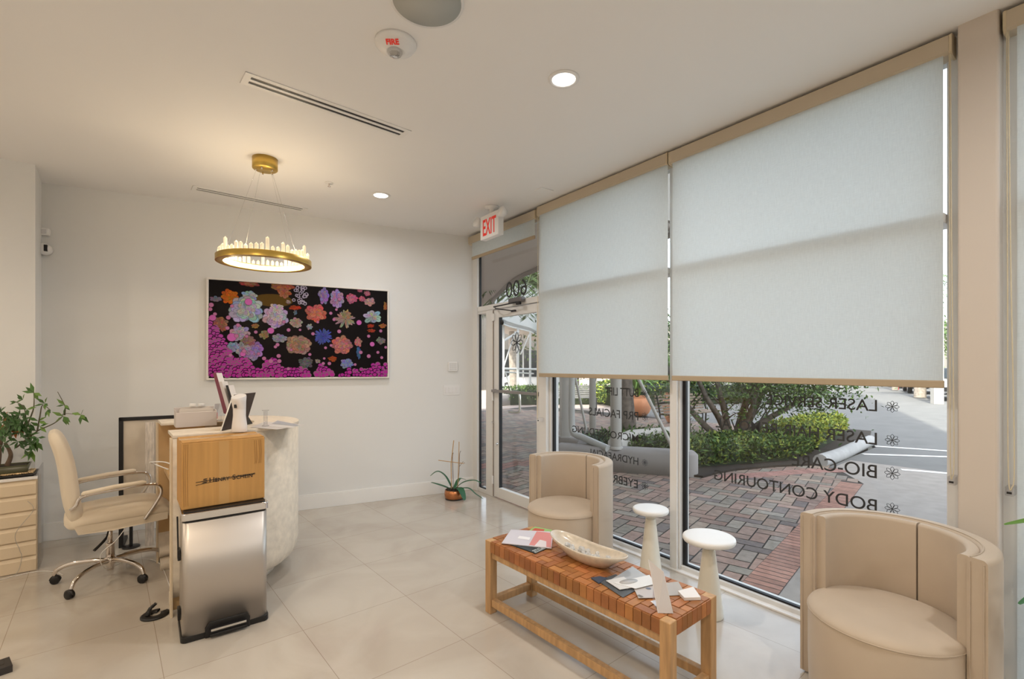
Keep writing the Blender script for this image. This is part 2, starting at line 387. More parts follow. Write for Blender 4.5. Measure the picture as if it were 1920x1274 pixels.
# door_1
d1 = window('door_1', 'white aluminium framed glass entrance door')
frame_obj('door_leaf_frame', [(.425, .52, .005, .055, .01, 2.14), (1.20, 1.29, .005, .055, .01, 2.14), (.52, 1.20, .005, .055, 2.05, 2.14), (.52, 1.20, .005, .055, .01, .125)], parent=d1)
MB().box(.520, .528, .01, .05, .125, 2.05).build('gasket', M_GASK, d1)
MB().box(.52, 1.20, .027, .035, .125, 2.05).build('pane', M_GLASS, d1)
MB().box(.44, 1.27, -.045, -.02, 1.205, 1.235).box(.45, .48, -.03, .01, 1.20, 1.24).box(1.24, 1.27, -.03, .01, 1.20, 1.24).build('push_bar', mat('grey_bar', (.30, .28, .27), .35, .6), d1, bevel=.004)
MB().tube(bez([(.60, .09, 1.21), (.70, .13, 1.21), (.735, .14, 1.17), (.738, .14, 1.02), (.72, .13, .985), (.60, .09, .985)], 5), .014, 10).build('pull_handle', M_STEELP, d1)
MB().lathe([(.0, 0), (.028, 0), (.028, .012), (0, .012)], 20, M=T((.575, .02, 1.99)) @ Matrix.Rotation(R_(90), 4, 'X')).build('sticker', M_BLK, d1)
hg = MB()
for z in (2.06, 1.15, .2): hg.tube([(.42, -.012, z - .045), (.42, -.012, z + .045)], .011, 10)
hg.box(.395, .45, -.012, .004, 2.02, 2.10); hg.build('hinge', M_WHITE, d1)
MB().box(.42, .424, -.006, .0, .01, 2.14).build('seam', mat('seam_brown', (.20, .13, .08), .8), d1)
MB().tube([(.424, -.012, .86), (.424, -.02, .86)], .012, 10).tube([(.50, .0, .62), (.50, -.014, .62)], .016, 12).build('lock_cylinder', M_STEELP, d1)
cl = thing('door_closer', 'dark metal door closer arm above the entrance door', 'door closer', WC, WROT)
MB().box(.80, 1.03, -.065, -.008, 2.175, 2.225).build('closer_body', mat('closer_grey', (.16, .15, .15), .4, .5), cl, bevel=.008)
MB().tube([(1.0, -.07, 2.15), (.97, -.09, 2.165), (.62, -.13, 2.150), (.49, -.02, 2.165)], .007, 8).tube([(.49, -.02, 2.15), (.64, -.12, 2.13), (.93, -.09, 2.08)], .006, 8).box(.90, .97, -.10, -.08, 2.07, 2.09).box(.97, 1.03, -.085, -.06, 2.14, 2.17).build('closer_arm', M_BLKM, cl)
# lettering helpers
def petal_logo(mb, cx, cz, r, n=8, wd=.0022, v=0.0, sx=1.0):
    for k in range(n):
        a = 2 * math.pi * k / n + (math.pi / n if n == 6 else 0); pts = []
        for sgn in (1, -1):
            seq = [i / 7 for i in range(8)] if sgn == 1 else [i / 7 for i in range(6, 0, -1)]
            for t in seq:
                rr = r * (.12 + .88 * t); ww = sgn * r * .25 * math.sin(math.pi * t) ** .8
                pts.append((cx + sx * (rr * math.cos(a) - ww * math.sin(a)), v, cz + rr * math.sin(a) + ww * math.cos(a)))
        mb.tube(pts, wd, 4, closed=True)
    mb.lathe([(0, 0), (r * .12, 0), (r * .12, .001), (0, .001)], 8, M=T((cx, v, cz)) @ Matrix.Rotation(R_(90), 4, 'X'))
def glass_text(win, txt, xr, yb, yt, xl=None, v=.043, width=None, off=0.0):
    u1, zb = winuz(xr, yb, v); _, zt = winuz(xr, yt, v); h = zt - zb
    if xl: width = u1 - winuz(xl, yb, v)[0]
    X = Vector((-1, 0, 0)); Y = Vector((0, 0, 1)); Z = Vector((0, 1, 0))
    M = Matrix(((-1, 0, 0, u1), (0, 0, 1, v), (0, 1, 0, zb), (0, 0, 0, 1)))
    o = text_mesh(txt, h / .70, 'lettering', M_VINYL, win, M, off=.0004, width=width)
    return u1, (zb + zt) / 2, h
# door logo (two six-petal rosettes) and the number on the transom
lb = MB(); uu, zz = winuz(970, 643, .03); petal_logo(lb, uu, zz, .115, 8, .0035, .024, .95); lb.build('rosette_logo', M_VINYL, d1)
uu, zb = winuz(992, 553, .043)
o6 = text_mesh('600', .25, 'lettering', M_VINYL, w1, Matrix(((-1, 0, 0, winuz(989, 545, .043)[0]), (0, 0, 1, .043), (0, 1, 0, 2.262), (0, 0, 0, 1))), width=winuz(989, 545, .043)[0] - winuz(950, 560, .043)[0])
# post between door and shop window, with window_2 and window_3
struct(frame_obj('trim_1', [(1.29, 1.40, -.04, .10, 0, CZ)]), 'white aluminium post between the door and the first shop window')
w2 = window('window_2', 'shop window with mirrored treatment lettering behind the far armchair')
frame_obj('window_frame', [(1.40, 1.43, 0, .10, 0, CZ), (1.43, 2.81, -.002, .10, 0, .04), (1.43, 2.81, -.07, .10, 2.185, 2.232), (1.43, 2.81, 0, .10, 2.99, CZ)], parent=w2)
MB().box(1.43, 1.455, .02, .045, .04, TB0).box(1.455, 2.80, .02, .045, .04, .052).box(1.43, 1.455, .02, .045, 2.232, 2.99).build('gasket', M_GASK, w2)
MB().box(1.43, 2.81, .045, .053, .04, TB0).build('pane', M_GLASS, w2)
MB().box(1.43, 2.81, .045, .053, TB1, 2.99).build('pane', M_GLASS, w2)
struct(frame_obj('trim_2', [(2.81, 2.87, -.03, .10, 0, CZ), (2.87, 2.885, -.01, .10, 0, CZ)]), 'white mullion between the two shop windows')
w3 = window('window_3', 'large shop window with mirrored treatment lettering behind the near armchair')
frame_obj('window_frame', [(2.885, 4.37, -.002, .10, 0, .04), (2.90, 4.37, -.07, .10, 2.185, 2.232), (2.885, 4.37, 0, .10, 2.99, CZ), (4.37, 4.45, -.03, .10, 0, CZ)], parent=w3)
MB().box(2.885, 2.912, .02, .045, .04, TB0).box(2.912, 4.37, .02, .045, .04, .052).box(2.885, 2.912, .02, .045, TB1, 2.99).build('gasket', M_GASK, w3)
MB().box(2.885, 4.37, .045, .053, .04, TB0).build('pane', M_GLASS, w3)
MB().box(2.885, 4.37, .045, .053, TB1, 2.99).build('pane', M_GLASS, w3)
# low sill track on the floor
struct(frame_obj('trim_3', [(1.40, 4.43, -.045, 0, 0, .012)], M_TRIMW, bevel=.002), 'flat white sill strip along the shop windows')
cpil = MB(); cpil.prism(rrect(.069, .155, .012, 3, 4.492, .045), 0, CZ); struct(cpil.build('wall_right_column', M_PIER, mtx=WM), 'narrow beige column between the shop windows')
w4 = window('window_4', 'shop window right of the beige column, covered by its blind')
frame_obj('window_frame', [(4.56, 4.64, -.03, .10, 0, CZ), (4.64, 7.0, 0, .10, 0, .04), (4.64, 7.0, 0, .10, 2.99, CZ), (6.94, 7.0, -.03, .10, 0, CZ), (4.64, 7, -.07, .10, 2.185, 2.232)], parent=w4)
MB().box(4.64, 6.94, .045, .053, .04, TB0).build('pane', M_GLASS, w4)
MB().box(4.64, 6.94, .045, .053, TB1, 2.99).build('pane', M_GLASS, w4)
struct(MB().box(7.0, 9.6, -.02, .13, 0, CZ).build('wall_right', M_WALL, mtx=WM))
# lettering rows
def rows(win, spec, xfl, px_f):
    lg = MB()
    for txt, xr, yb, yt, xl, yf in spec:
        u, z, h = glass_text(win, txt, xr, yb, yt, xl)
        uf, zf = winuz(xfl, yf, .043); petal_logo(lg, uf, zf, h * .48, 8, .0013, .043)
    lg.build('rosette_logo', M_VINYL, win)
rows(w3, [('BODY CONTOURING', 1647, 962, 938, 1341, 955), ('BIO-CARE', 1647, 898, 873, 1487, 888), ('LASER HAIR REMOVAL', 1647, 835, 812, None, 826), ('LASER SERVICE', 1647, 772, 750, None, 763)], 1673, 0)
rows(w2, [('EYEBROWS', 1197, 917, 901, None, 912), ('HYDRAFACIAL', 1198, 873, 859, None, 868), ('MICRONEEDLING', 1198, 830, 816, 1074, 824), ('PRP FACIALS', 1198, 789, 773, 1105, 782), ('BUTT LIFT', 1198, 745, 729, 1136, 739)], 1209, 0)

# ---------------- roller blinds
def blind(label, cu0, cu1, fu0, fu1, zh, cz1=3.055, chain=None, v=-.10):
    t = thing('roller_blind', label, 'blind', WC, WROT, None)
    mb = MB(); sec = [(0, 0), (.075, 0), (.09, .012), (.09, .085), (.075, .095), (0, .095)]
    vs = [(u, -.02 - a, cz1 - .095 + b) for u in (cu0 + .012, cu1 - .012) for a, b in sec]
    k = len(sec); mb.add(vs, [list(range(k)), list(range(k, 2 * k))] + [[i, (i + 1) % k, k + (i + 1) % k, k + i] for i in range(k)]); mb.build('cassette', M_CASS, t)
    for u in (cu0, cu1 - .012):
        e = MB(); vs = [(uu, -.015 - a * 1.07, cz1 - .1 + b * 1.07) for uu in (u, u + .012) for a, b in sec]
        e.add(vs, [list(range(k)), list(range(k, 2 * k))] + [[i, (i + 1) % k, k + (i + 1) % k, k + i] for i in range(k)]); e.build('end_cap', mat('cap_beige', (.58, .48, .33), .5), t, bevel=.003)
    n = 2; f = MB(); f.box(fu0, fu1, v, v + .0012, zh + .03, cz1 - .06); f.build('shade_cloth', M_SHADE, t)
    MB().box(fu0 - .004, fu1 + .004, v - .007, v + .008, zh, zh + .036).build('hem_bar', M_HEM, t, bevel=.004)
    if chain:
        u, zb, sp = chain; ch = MB()
        z0 = cz1 - .1
        pts = [(u, v - .005, z0)] + bez([(u, v - .01, z0), (u + sp * .3, v - .012, (z0 + zb) / 2), (u + sp * .75, v - .015, zb + .15), (u + sp * .5, v - .018, zb), (u, v - .014, zb + .1), (u - sp * .1, v - .01, (z0 + zb) / 2), (u - .006, v - .002, z0)], 24)
        ch.tube(pts, .0024, 5); ch.build('bead_chain', mat('chain_cream', (.60, .53, .38), .5), t)
        MB().box(u - .012, u + .016, v - .006, v + .066, zb - .045, zb - .005).build('chain_clip', M_CLEAR, t, bevel=.003)
        MB().box(u - .006, u + .010, v - .008, v - .004, zb - .035, zb - .026).build('screw_plate', M_BLK, t)
    return t
blind('short roller blind rolled almost up above the entrance door', .05, 1.315, .12, 1.30, 2.756, 3.045)
blind('roller blind lowered halfway over the window left of the mullion', 1.346, 2.845, 1.375, 2.845, 1.396, 3.06, (1.36, 1.0, .01))
blind('widest roller blind, lowered halfway over the window left of the beige column', 2.856, 4.405, 2.885, 4.372, 1.396, 3.055, (4.40, .99, .018))
blind('cream roller blind right of the beige column, lowered to the floor', 4.572, 6.95, 4.615, 6.93, .05, 3.055, (4.59, .98, .025))

# ---------------- ceiling things
def downlight(x, y, label, col=(1, .98, .97), k=1.0):
    t = thing('recessed_downlight', label, 'downlight', (x, y, CZ), 0, 'recessed ceiling downlights')
    MB().lathe([(.062, 0), (.085, 0), (.083, -.006), (.066, -.008), (.062, -.002)], 40).build('trim_ring', M_WHITE, t)
    MB().lathe([(0, -.001), (.062, -.001), (.062, -.004), (0, -.004)], 40).build('lens', M_LAMP, t)
    l = bpy.data.lights.new('downlight_lamp', 'AREA'); l.shape = 'DISK'; l.size = .12; l.energy = LAMP_W * k; l.color = col; l.spread = R_(170)
    lo = bpy.data.objects.new('downlight_lamp', l); COL.objects.link(lo); lo.parent = t; lo.location = (0, 0, -.012)
    return t
downlight(1.912, 1.837, 'larger looking recessed downlight nearest the camera, in front of the blinds')
downlight(1.925, 4.163, 'small recessed downlight between the chandelier and the exit sign', k=.6)
for x, y in ((1.92, -.49), (-.4, 1.84), (-.4, -.49), (1.92, -2.8), (-.4, -2.8), (-2.4, 1.84), (-2.4, -.49), (-2.3, 4.2)): downlight(x, y, 'unseen recessed downlight added to brighten the room', (1, .82, .62) if x < 0 else (1, .98, .97), 1.15 if x < 0 else 1.0)  # out-of-view downlights added for brightness, warmer on the left
def vent(px, label, n0, n1):
    (ax, ay), (bx, by), (cx, cy) = px
    A = onz(ax, ay, CZ); B = onz(bx, by, CZ); L = (B - A).length; t = thing('slot_vent', label, 'vent', (A.x, A.y, CZ), math.atan2(B.y - A.y, B.x - A.x))
    wd = .135
    fr = MB(); fr.box(0, L, 0, .03, -.005, 0); fr.box(0, L, wd - .03, wd, -.005, 0); fr.box(0, L, wd / 2 - .012, wd / 2 + .012, -.005, 0); fr.box(0, .035, 0, wd, -.0049, 0); fr.box(L - .035, L, 0, wd, -.0049, 0)
    fr.build('vent_frame', M_TRIMW, t, bevel=.001)
    sl_ = MB(); sl_.box(.03, L - .03, .02, wd - .02, -.0015, -.0005); sl_.build('slot', M_BLK, t)
vent(((460.6, 133.5), (771.9, 245.3), (449, 154)), 'long two-slot air vent in the ceiling, nearer the camera', 0, 0)
vent(((362, 347.5), (577, 391), (355, 348)), 'long two-slot air vent in the ceiling behind the chandelier', 0, 0)
spk = thing('ceiling_speaker', 'round grey grille of a ceiling speaker at the top edge', 'speaker', onz(801, 3, CZ))
MB().lathe([(.145, 0), (.158, 0), (.156, -.006), (.145, -.005)], 48).build('rim', M_WHITE, spk)
MB().lathe([(0, -.003), (.146, -.003), (.146, -.006), (0, -.006)], 48).build('grille', M_GRILLE, spk)
fa = thing('fire_strobe', 'round white ceiling fire alarm strobe marked FIRE', 'fire alarm', onz(742, 80, CZ), R_(-40))
MB().lathe([(0, 0), (.098, 0), (.098, -.012), (.088, -.026), (.05, -.05), (.045, -.052), (0, -.052)], 48).build('housing', M_WHITE, fa)
MB().lathe([(.035, -.05), (.036, -.06), (.028, -.072), (.012, -.08), (0, -.081)], 20, M=T((0, -.015, 0)), smooth=False).build('strobe_lens', M_ICE, fa)
MB().box(-.012, .012, -.025, -.005, -.075, -.05).box(-.02, .02, -.017, -.013, -.07, -.05).build('reflector', M_STEELP, fa)
ft = text_mesh('FIRE', .034, 'lettering', M_RED, fa, align='CENTER', off=.0012)
ft.matrix_local = Matrix(((1, 0, 0, 0), (0, -.845, -.534, -.0575), (0, .534, -.845, -.0470), (0, 0, 0, 1)))
MB().box(-.075, -.069, -.005, .015, -.028, -.0235, M=RZ(R_(20))).build('led_slot', M_BLK, fa)
sp = thing('fire_sprinkler', 'small chrome sprinkler head in the ceiling left of the far downlight', 'sprinkler', onz(617, 343, CZ))
MB().lathe([(0, 0), (.036, 0), (.034, -.005), (.015, -.006), (0, -.006)], 24).build('escutcheon', M_WHITE, sp)
MB().tube([(0, 0, -.005), (0, 0, -.03)], .006, 8).lathe([(0, -.03), (.014, -.03), (.014, -.033), (0, -.033)], 12).build('deflector', M_CHROME, sp)
MB().box(-.07, .07, -.05, .05, -.006, 0, M=T(onz(1020, 357, CZ)) @ RZ(R_(-4))).build('access_plate', M_CEIL, bevel=.002)
tag(bpy.data.objects['access_plate'], 'small white square plate on the ceiling beside the blinds', 'ceiling plate')
# exit sign (faces into the room, hung under the ceiling by the blinds)
ex = thing('exit_sign', 'white exit sign with red EXIT letters and two emergency lamps', 'exit sign', atd(922, 427, 4.75) , WROT)
ex.location.z = CZ + .005; ex.scale = (1.18, 1.18, 1.18)
MB().box(-.135, .135, -.028, .028, -.265, -.065).build('housing', M_WHITE, ex, bevel=.006)
MB().lathe([(0, -.005), (.06, -.005), (.055, -.02), (.02, -.025), (.02, -.065), (0, -.065)], 24).build('canopy', M_WHITE, ex)
M6 = Matrix(((1, 0, 0, -.098), (0, 0, -1, -.0285), (0, 1, 0, -.235), (0, 0, 0, 1)))
text_mesh('EXIT', .19, 'lettering', M_RED, ex, M6, thick=.001, off=.003, width=.196)
for sx in (-1, 1):
    lh = MB(); lh.tube([(sx * .135, 0, -.1), (sx * .16, -.01, -.1)], .012, 8); lh.lathe([(0, -.03), (.03, -.03), (.042, 0), (.044, .02), (.040, .024), (0, .026)], 24, M=T((sx * .185, -.02, -.10)) @ Matrix.Rotation(R_(70), 4, 'X')); lh.build('lamp_head', M_WHITE, ex)
# ---------------- chandelier
chn = thing('ring_chandelier', 'round brass ring chandelier with glowing crystal prisms on four thin wires', 'chandelier', (.918, 3.999, 0))
MB().lathe([(0, CZ), (.088, CZ), (.088, CZ - .078), (.083, CZ - .083), (0, CZ - .083)], 40).build('ceiling_canopy', M_GOLD, chn)
RR, RZ0 = .325, 2.27
MB().lathe([(RR, RZ0), (RR, RZ0 + .042), (RR - .006, RZ0 + .046), (RR - .05, RZ0 + .046), (RR - .05, RZ0 + .040), (RR - .010, RZ0 + .036), (RR - .010, RZ0 + .006), (RR - .05, RZ0 + .004), (RR - .05, RZ0), (RR, RZ0)], 96).build('ring', M_GOLD, chn)
MB().lathe([(RR - .0495, RZ0 + .004), (RR - .0495, RZ0 + .040)], 96).build('inner_led_strip', M_LED, chn)
MB().lathe([(RR - .045, RZ0 + .0465), (RR - .012, RZ0 + .0465)], 96).build('top_led_strip', M_LED2, chn)
cb = MB()
for k in range(4):
    a = R_(20 + 90 * k); cb.tube([(.06 * math.cos(a), .06 * math.sin(a), CZ - .08), ((RR - .03) * math.cos(a), (RR - .03) * math.sin(a), RZ0 + .045)], .0011, 5)
cb.tube(bez([(.03, -.02, CZ - .08), (.09, -.02, CZ - .25), ((RR - .03) * math.cos(R_(-60)), (RR - .03) * math.sin(R_(-60)), RZ0 + .045)], 8), .0011, 5)
cb.build('suspension_wire', M_STEELP, chn)
for k in range(5): a = R_(20 + 72 * k); MB().tube([(.06 * math.cos(a), .06 * math.sin(a), CZ - .083), (.06 * math.cos(a), .06 * math.sin(a), CZ - .1)], .006, 8).build('wire_grip', M_CHROME, chn)
npz = 54
hts = [.045, .06, .038, .095, .05, .04, .07, .036, .055]
for k in range(npz):
    a = 2 * math.pi * k / npz; h = hts[(k * 4) % 9] * rnd.uniform(.9, 1.12); r = .0125
    p = MB(); vs = []
    for zz_, rr in ((0, r), (h - .012, r), (h, 0.0)):
        for q in range(6): b = q * math.pi / 3; vs.append((rr * math.cos(b), rr * math.sin(b), zz_))
    p.add(vs, [[i * 6 + q, i * 6 + (q + 1) % 6, (i + 1) * 6 + (q + 1) % 6, (i + 1) * 6 + q] for i in range(1) for q in range(6)])
    p.add([v for v in vs[6:12]] + [(0, 0, h)], [[q, (q + 1) % 6, 6] for q in range(6)])
    p.build('crystal_prism', M_CRYS, chn, loc=((RR - .028) * math.cos(a), (RR - .028) * math.sin(a), RZ0 + .047))
for k in range(4):
    a = R_(45 + 90 * k); l = bpy.data.lights.new('ring_glow', 'POINT'); l.energy = 2.6; l.color = (1, .80, .55); l.shadow_soft_size = .03
    lo = bpy.data.objects.new('ring_glow', l); COL.objects.link(lo); lo.parent = chn; lo.location = ((RR - .085) * math.cos(a), (RR - .085) * math.sin(a), RZ0 + .03)

# ---------------- things on the back wall
def bwthing(name, label, cat, s, z=0): return thing(name, label, cat, BC + BU * s + Vector((0, 0, z)), BROT + (0 if BSY > 0 else 0))
def Y(t): return t * BSY
s0, zt = bwst(388, 520); s1, zb2 = bwst(728, 711)
zt = 2.352; zb2 = 1.367
art = bwthing('floral_artwork', 'large white framed picture of flowers with magenta dots', 'picture', s1, zb2)
AW, AH = s0 - s1, zt - zb2
fr = MB()
for b in ((0, AW, 0, .018), (0, AW, AH - .018, AH), (0, .018, .018, AH - .018), (AW - .018, AW, .018, AH - .018)): fr.box(b[0], b[1], Y(.0), Y(.045), b[2], b[3])
fr.build('picture_frame', M_FRAMEW, art, bevel=.003)
cv = MB(); cv.box(.012, AW - .012, Y(.005), Y(.032), .012, AH - .012, col=(.006, .004, .005))
def crop2w(x, y):                       # a point of the picture -> canvas coordinates
    s, z = bwst(390 + x * 340 / 1920, 520 + y * 195 / 1101); return s - s1, z - zb2
lay = [0.0325]
def disc(x, y, rx, ry, c, n=10, dy=0.0):
    cx, cz = crop2w(x, y); k = AW / 1890.0; lay[0] += .0000035
    pts = [(cx + rx * k * math.cos(2 * math.pi * i / n + dy), Y(lay[0]), cz + ry * k * math.sin(2 * math.pi * i / n + dy)) for i in range(n)]
    pts = [(min(max(p[0], .016), AW - .016), p[1], min(max(p[2], .016), AH - .016)) for p in pts]
    cv.add(pts, [list(range(n))], None, c)
def petals(x, y, rx, ry, c, c2, n=9, rings=4, seed=1, spiky=False):
    r_ = random.Random(seed); cx, cz = crop2w(x, y); k = AW / 1890.0
    if not spiky: disc(x, y, rx * .8, ry * .8, tuple(q * .35 for q in c), 16)
    for g in range(rings):
        f = 1 - g / rings * .85; m = max(6, int(n * 1.35 * (1 - g * .10)) if not spiky else n * 2)
        for i in range(m):
            a = 2 * math.pi * (i + .5 * (g % 2)) / m + r_.uniform(-.25, .25); L = f * r_.uniform(.8, 1.12)
            wv = (.24 if not spiky else .09) * f; tc = tuple(max(0, (c[q] * (.55 + .45 * f) + c2[q] * (1 - f) * .5) * r_.uniform(.6, 1.2)) for q in range(3))
            lay[0] += .0000035; pts = []; outer = []
            for t, ww in ((.1, .25), (.35, .8), (.7, 1.1), (.92, .75), (1.0, .15)): pts.append((t * L, ww * wv))
            seq = pts + [(t, -ww) for t, ww in pts[::-1]]
            def tr(t, ww, sc_=1.0): return (min(max(cx + rx * k * (t * math.cos(a) - ww * sc_ * math.sin(a)), .016), AW - .016), Y(lay[0]), min(max(cz + ry * k * (t * math.sin(a) + ww * sc_ * math.cos(a)), .016), AH - .016))
            cv.add([tr(t * 1.03, ww, 1.10) for t, ww in seq], [list(range(len(seq)))], None, tuple(q * .42 for q in tc)); lay[0] += .0000035
            cv.add([tr(t, ww) for t, ww in seq], [list(range(len(seq)))], None, tc); lay[0] += .0000035
            cv.add([tr(t * .8, ww, .35) for t, ww in seq], [list(range(len(seq)))], None, tuple(q * .7 for q in tc))
disc(690, 250, 200, 70, (.09, .05, .008), 20)
for (x, y, rx, ry, c, c2, n, g, spk_) in [
    (780, 100, 120, 70, (.34, .10, .05), (.4, .2, .1), 9, 3, 0), (810, 170, 70, 60, (.36, .13, .07), (.3, .1, .05), 7, 2, 0), (450, 75, 100, 35, (.28, .07, .05), (.4, .3, .3), 8, 2, 0),
    (235, 210, 85, 75, (.46, .11, .012), (.5, .2, .02), 9, 4, 0), (440, 205, 78, 62, (.34, .40, .50), (.4, .45, .5), 9, 3, 0), (400, 345, 168, 150, (.36, .45, .55), (.3, .28, .2), 12, 5, 0),
    (715, 430, 128, 130, (.42, .34, .50), (.5, .45, .4), 11, 4, 0), (730, 340, 80, 60, (.50, .44, .55), (.4, .35, .4), 8, 2, 0), (930, 485, 72, 62, (.36, .28, .24), (.2, .12, .08), 8, 4, 0),
    (1140, 390, 115, 105, (.48, .13, .10), (.5, .25, .18), 10, 4, 0), (960, 720, 138, 120, (.36, .21, .17), (.25, .10, .06), 11, 6, 0), (1215, 630, 98, 92, (.07, .09, .40), (.01, .01, .1), 13, 3, 1),
    (1420, 725, 118, 108, (.42, .14, .15), (.5, .25, .25), 11, 5, 0), (1450, 450, 118, 108, (.34, .27, .21), (.2, .12, .06), 10, 3, 1), (1460, 400, 60, 50, (.30, .22, .16), (.2, .1, .06), 7, 2, 0), (1735, 425, 108, 85, (.34, .40, .46), (.45, .2, .12), 6, 2, 0),
    (1225, 200, 66, 95, (.26, .18, .46), (.3, .15, .2), 8, 3, 0), (1365, 235, 82, 105, (.33, .22, .45), (.4, .3, .3), 9, 3, 0), (1515, 230, 68, 62, (.45, .09, .18), (.5, .3, .3), 8, 3, 0), (1705, 265, 72, 52, (.46, .22, .26), (.3, .4, .2), 8, 3, 0), (1625, 235, 42, 40, (.42, .10, .16), (.5, .3, .3), 7, 2, 0), (1680, 178, 42, 34, (.36, .10, .15), (.5, .3, .3), 7, 2, 0), (1600, 148, 34, 20, (.36, .10, .15), (.4, .2, .2), 6, 2, 0),
    (335, 600, 100, 88, (.36, .30, .46), (.4, .35, .4), 9, 3, 0), (480, 780, 98, 115, (.32, .20, .48), (.35, .25, .4), 9, 3, 0), (365, 770, 78, 84, (.33, .28, .44), (.3, .2, .2), 8, 3, 0), (262, 740, 62, 60, (.25, .33, .50), (.1, .12, .3), 7, 3, 0), (430, 670, 70, 60, (.22, .14, .13), (.3, .2, .2), 8, 3, 0),
    (1465, 915, 78, 58, (.20, .22, .46), (.25, .28, .45), 10, 4, 0), (1035, 905, 78, 66, (.10, .10, .13), (.2, .2, .25), 8, 3, 0), (600, 610, 50, 52, (.28, .22, .12), (.2, .1, .05), 7, 3, 0), (748, 650, 78, 55, (.22, .24, .36), (.3, .3, .4), 7, 3, 0), (135, 480, 68, 66, (.32, .13, .09), (.3, .1, .06), 7, 3, 0), (165, 540, 36, 44, (.30, .12, .08), (.3, .1, .06), 6, 2, 0),
    (505, 520, 38, 32, (.30, .16, .07), (.2, .08, .02), 6, 2, 0), (925, 330, 70, 26, (.40, .04, .015), (.4, .05, .02), 7, 2, 0), (922, 380, 20, 30, (.12, .17, .25), (.1, .2, .3), 5, 1, 0), (1715, 520, 42, 26, (.36, .04, .02), (.4, .05, .02), 6, 2, 0), (1725, 570, 50, 20, (.36, .05, .03), (.4, .05, .02), 6, 2, 0), (1840, 520, 46, 30, (.35, .12, .04), (.3, .1, .03), 6, 2, 0), (1868, 310, 24, 55, (.33, .12, .04), (.3, .1, .03), 6, 2, 0),
    (1580, 690, 48, 58, (.45, .16, .17), (.5, .25, .25), 7, 3, 0), (1825, 675, 55, 46, (.20, .19, .17), (.25, .22, .2), 8, 3, 0), (1315, 865, 50, 34, (.32, .06, .02), (.4, .1, .02), 7, 3, 0), (1590, 800, 28, 76, (.05, .13, .28), (.1, .2, .3), 6, 2, 0), (1160, 890, 30, 26, (.3, .26, .22), (.2, .15, .1), 6, 2, 0), (1070, 530, 36, 36, (.3, .34, .4), (.3, .3, .35), 5, 2, 0), (90, 240, 56, 32, (.16, .14, .2), (.2, .18, .25), 7, 2, 0), (850, 268, 26, 22, (.35, .28, .26), (.2, .15, .1), 6, 2, 0)]:
    petals(x, y, rx, ry, c, c2, n, g, int(x * 7 + y), bool(spk_))
r2 = random.Random(3)
for i in range(34):
    x = r2.uniform(905, 1045); y = r2.uniform(105, 290) if x > 960 else r2.uniform(110, 275)
    disc(x, y, 19, 19, (.36, .32, .42), 9); disc(x, y, 11, 11, (.03, .02, .04), 8)
top = [(15, 470), (60, 500), (120, 590), (180, 690), (230, 800), (300, 870), (400, 860), (450, 950), (540, 985), (620, 905), (700, 870), (770, 930), (820, 985), (940, 985), (985, 950), (1050, 985), (1110, 1050), (1150, 950), (1215, 915), (1270, 985), (1340, 1050), (1430, 1020), (1480, 990), (1540, 960), (1620, 985), (1700, 965), (1780, 900), (1830, 960), (1900, 890)]
def toph(x):
    for a, b in zip(top, top[1:]):
        if a[0] <= x <= b[0]: return a[1] + (b[1] - a[1]) * (x - a[0]) / (b[0] - a[0])
    return 1000
yy = 470
while yy < 1062:
    x = 22 + r2.uniform(0, 20)
    while x < 1900:
        if yy > toph(x) - 6:
            r_ = r2.uniform(17, 27); a = r2.uniform(-8, 8); b = r2.uniform(-8, 8); dp = min(1, max(0, (yy - 600) / 450))
            disc(x + a, yy + b, r_ + 6, r_ + 5, (.22, .12, .18) if r2.random() < .4 else (.02, .005, .02), 11); disc(x + a, yy + b, r_, r_ * .85, (.36 + .06 * r2.random(), .025 + .03 * (1 - dp), .28 + .06 * (1 - dp)), 11)
        x += r2.uniform(30, 46)
    yy += 27
for x, y, r_ in [(432, 268, 34), (258, 312, 16), (220, 433, 20), (210, 543, 18), (322, 513, 18), (255, 640, 42), (305, 625, 20), (412, 630, 15), (508, 585, 16), (665, 570, 32), (852, 563, 18), (972, 562, 12), (1108, 603, 17), (1295, 387, 16), (1330, 453, 16), (1354, 349, 13), (1386, 240, 17), (1592, 485, 28), (1383, 578, 20), (1820, 573, 17), (1693, 628, 17), (1730, 712, 26), (1872, 745, 15), (1240, 750, 14), (1298, 725, 14), (1610, 798, 19), (1694, 838, 21), (1790, 798, 16), (1830, 853, 16), (1226, 862, 12), (1280, 915, 18), (1551, 926, 14), (1075, 820, 15), (595, 862, 19), (748, 836, 20), (755, 890, 20), (736, 718, 18), (714, 740, 15), (803, 478, 16), (880, 773, 12), (1158, 480, 13), (242, 828, 17), (850, 970, 16), (372, 815, 26), (385, 785, 20), (538, 812, 14), (1216, 915, 16), (40, 300, 22), (30, 345, 18), (80, 396, 16), (55, 435, 30), (665, 890, 22)]:
    disc(x, y, r_ + 3, r_ + 3, (.16, .06, .14), 14); disc(x, y, r_, r_, (.52, .12, .42) if r_ > 22 else (.44, .16, .32), 14)
cv.build('printed_picture', M_PAINT, art, recalc=False)
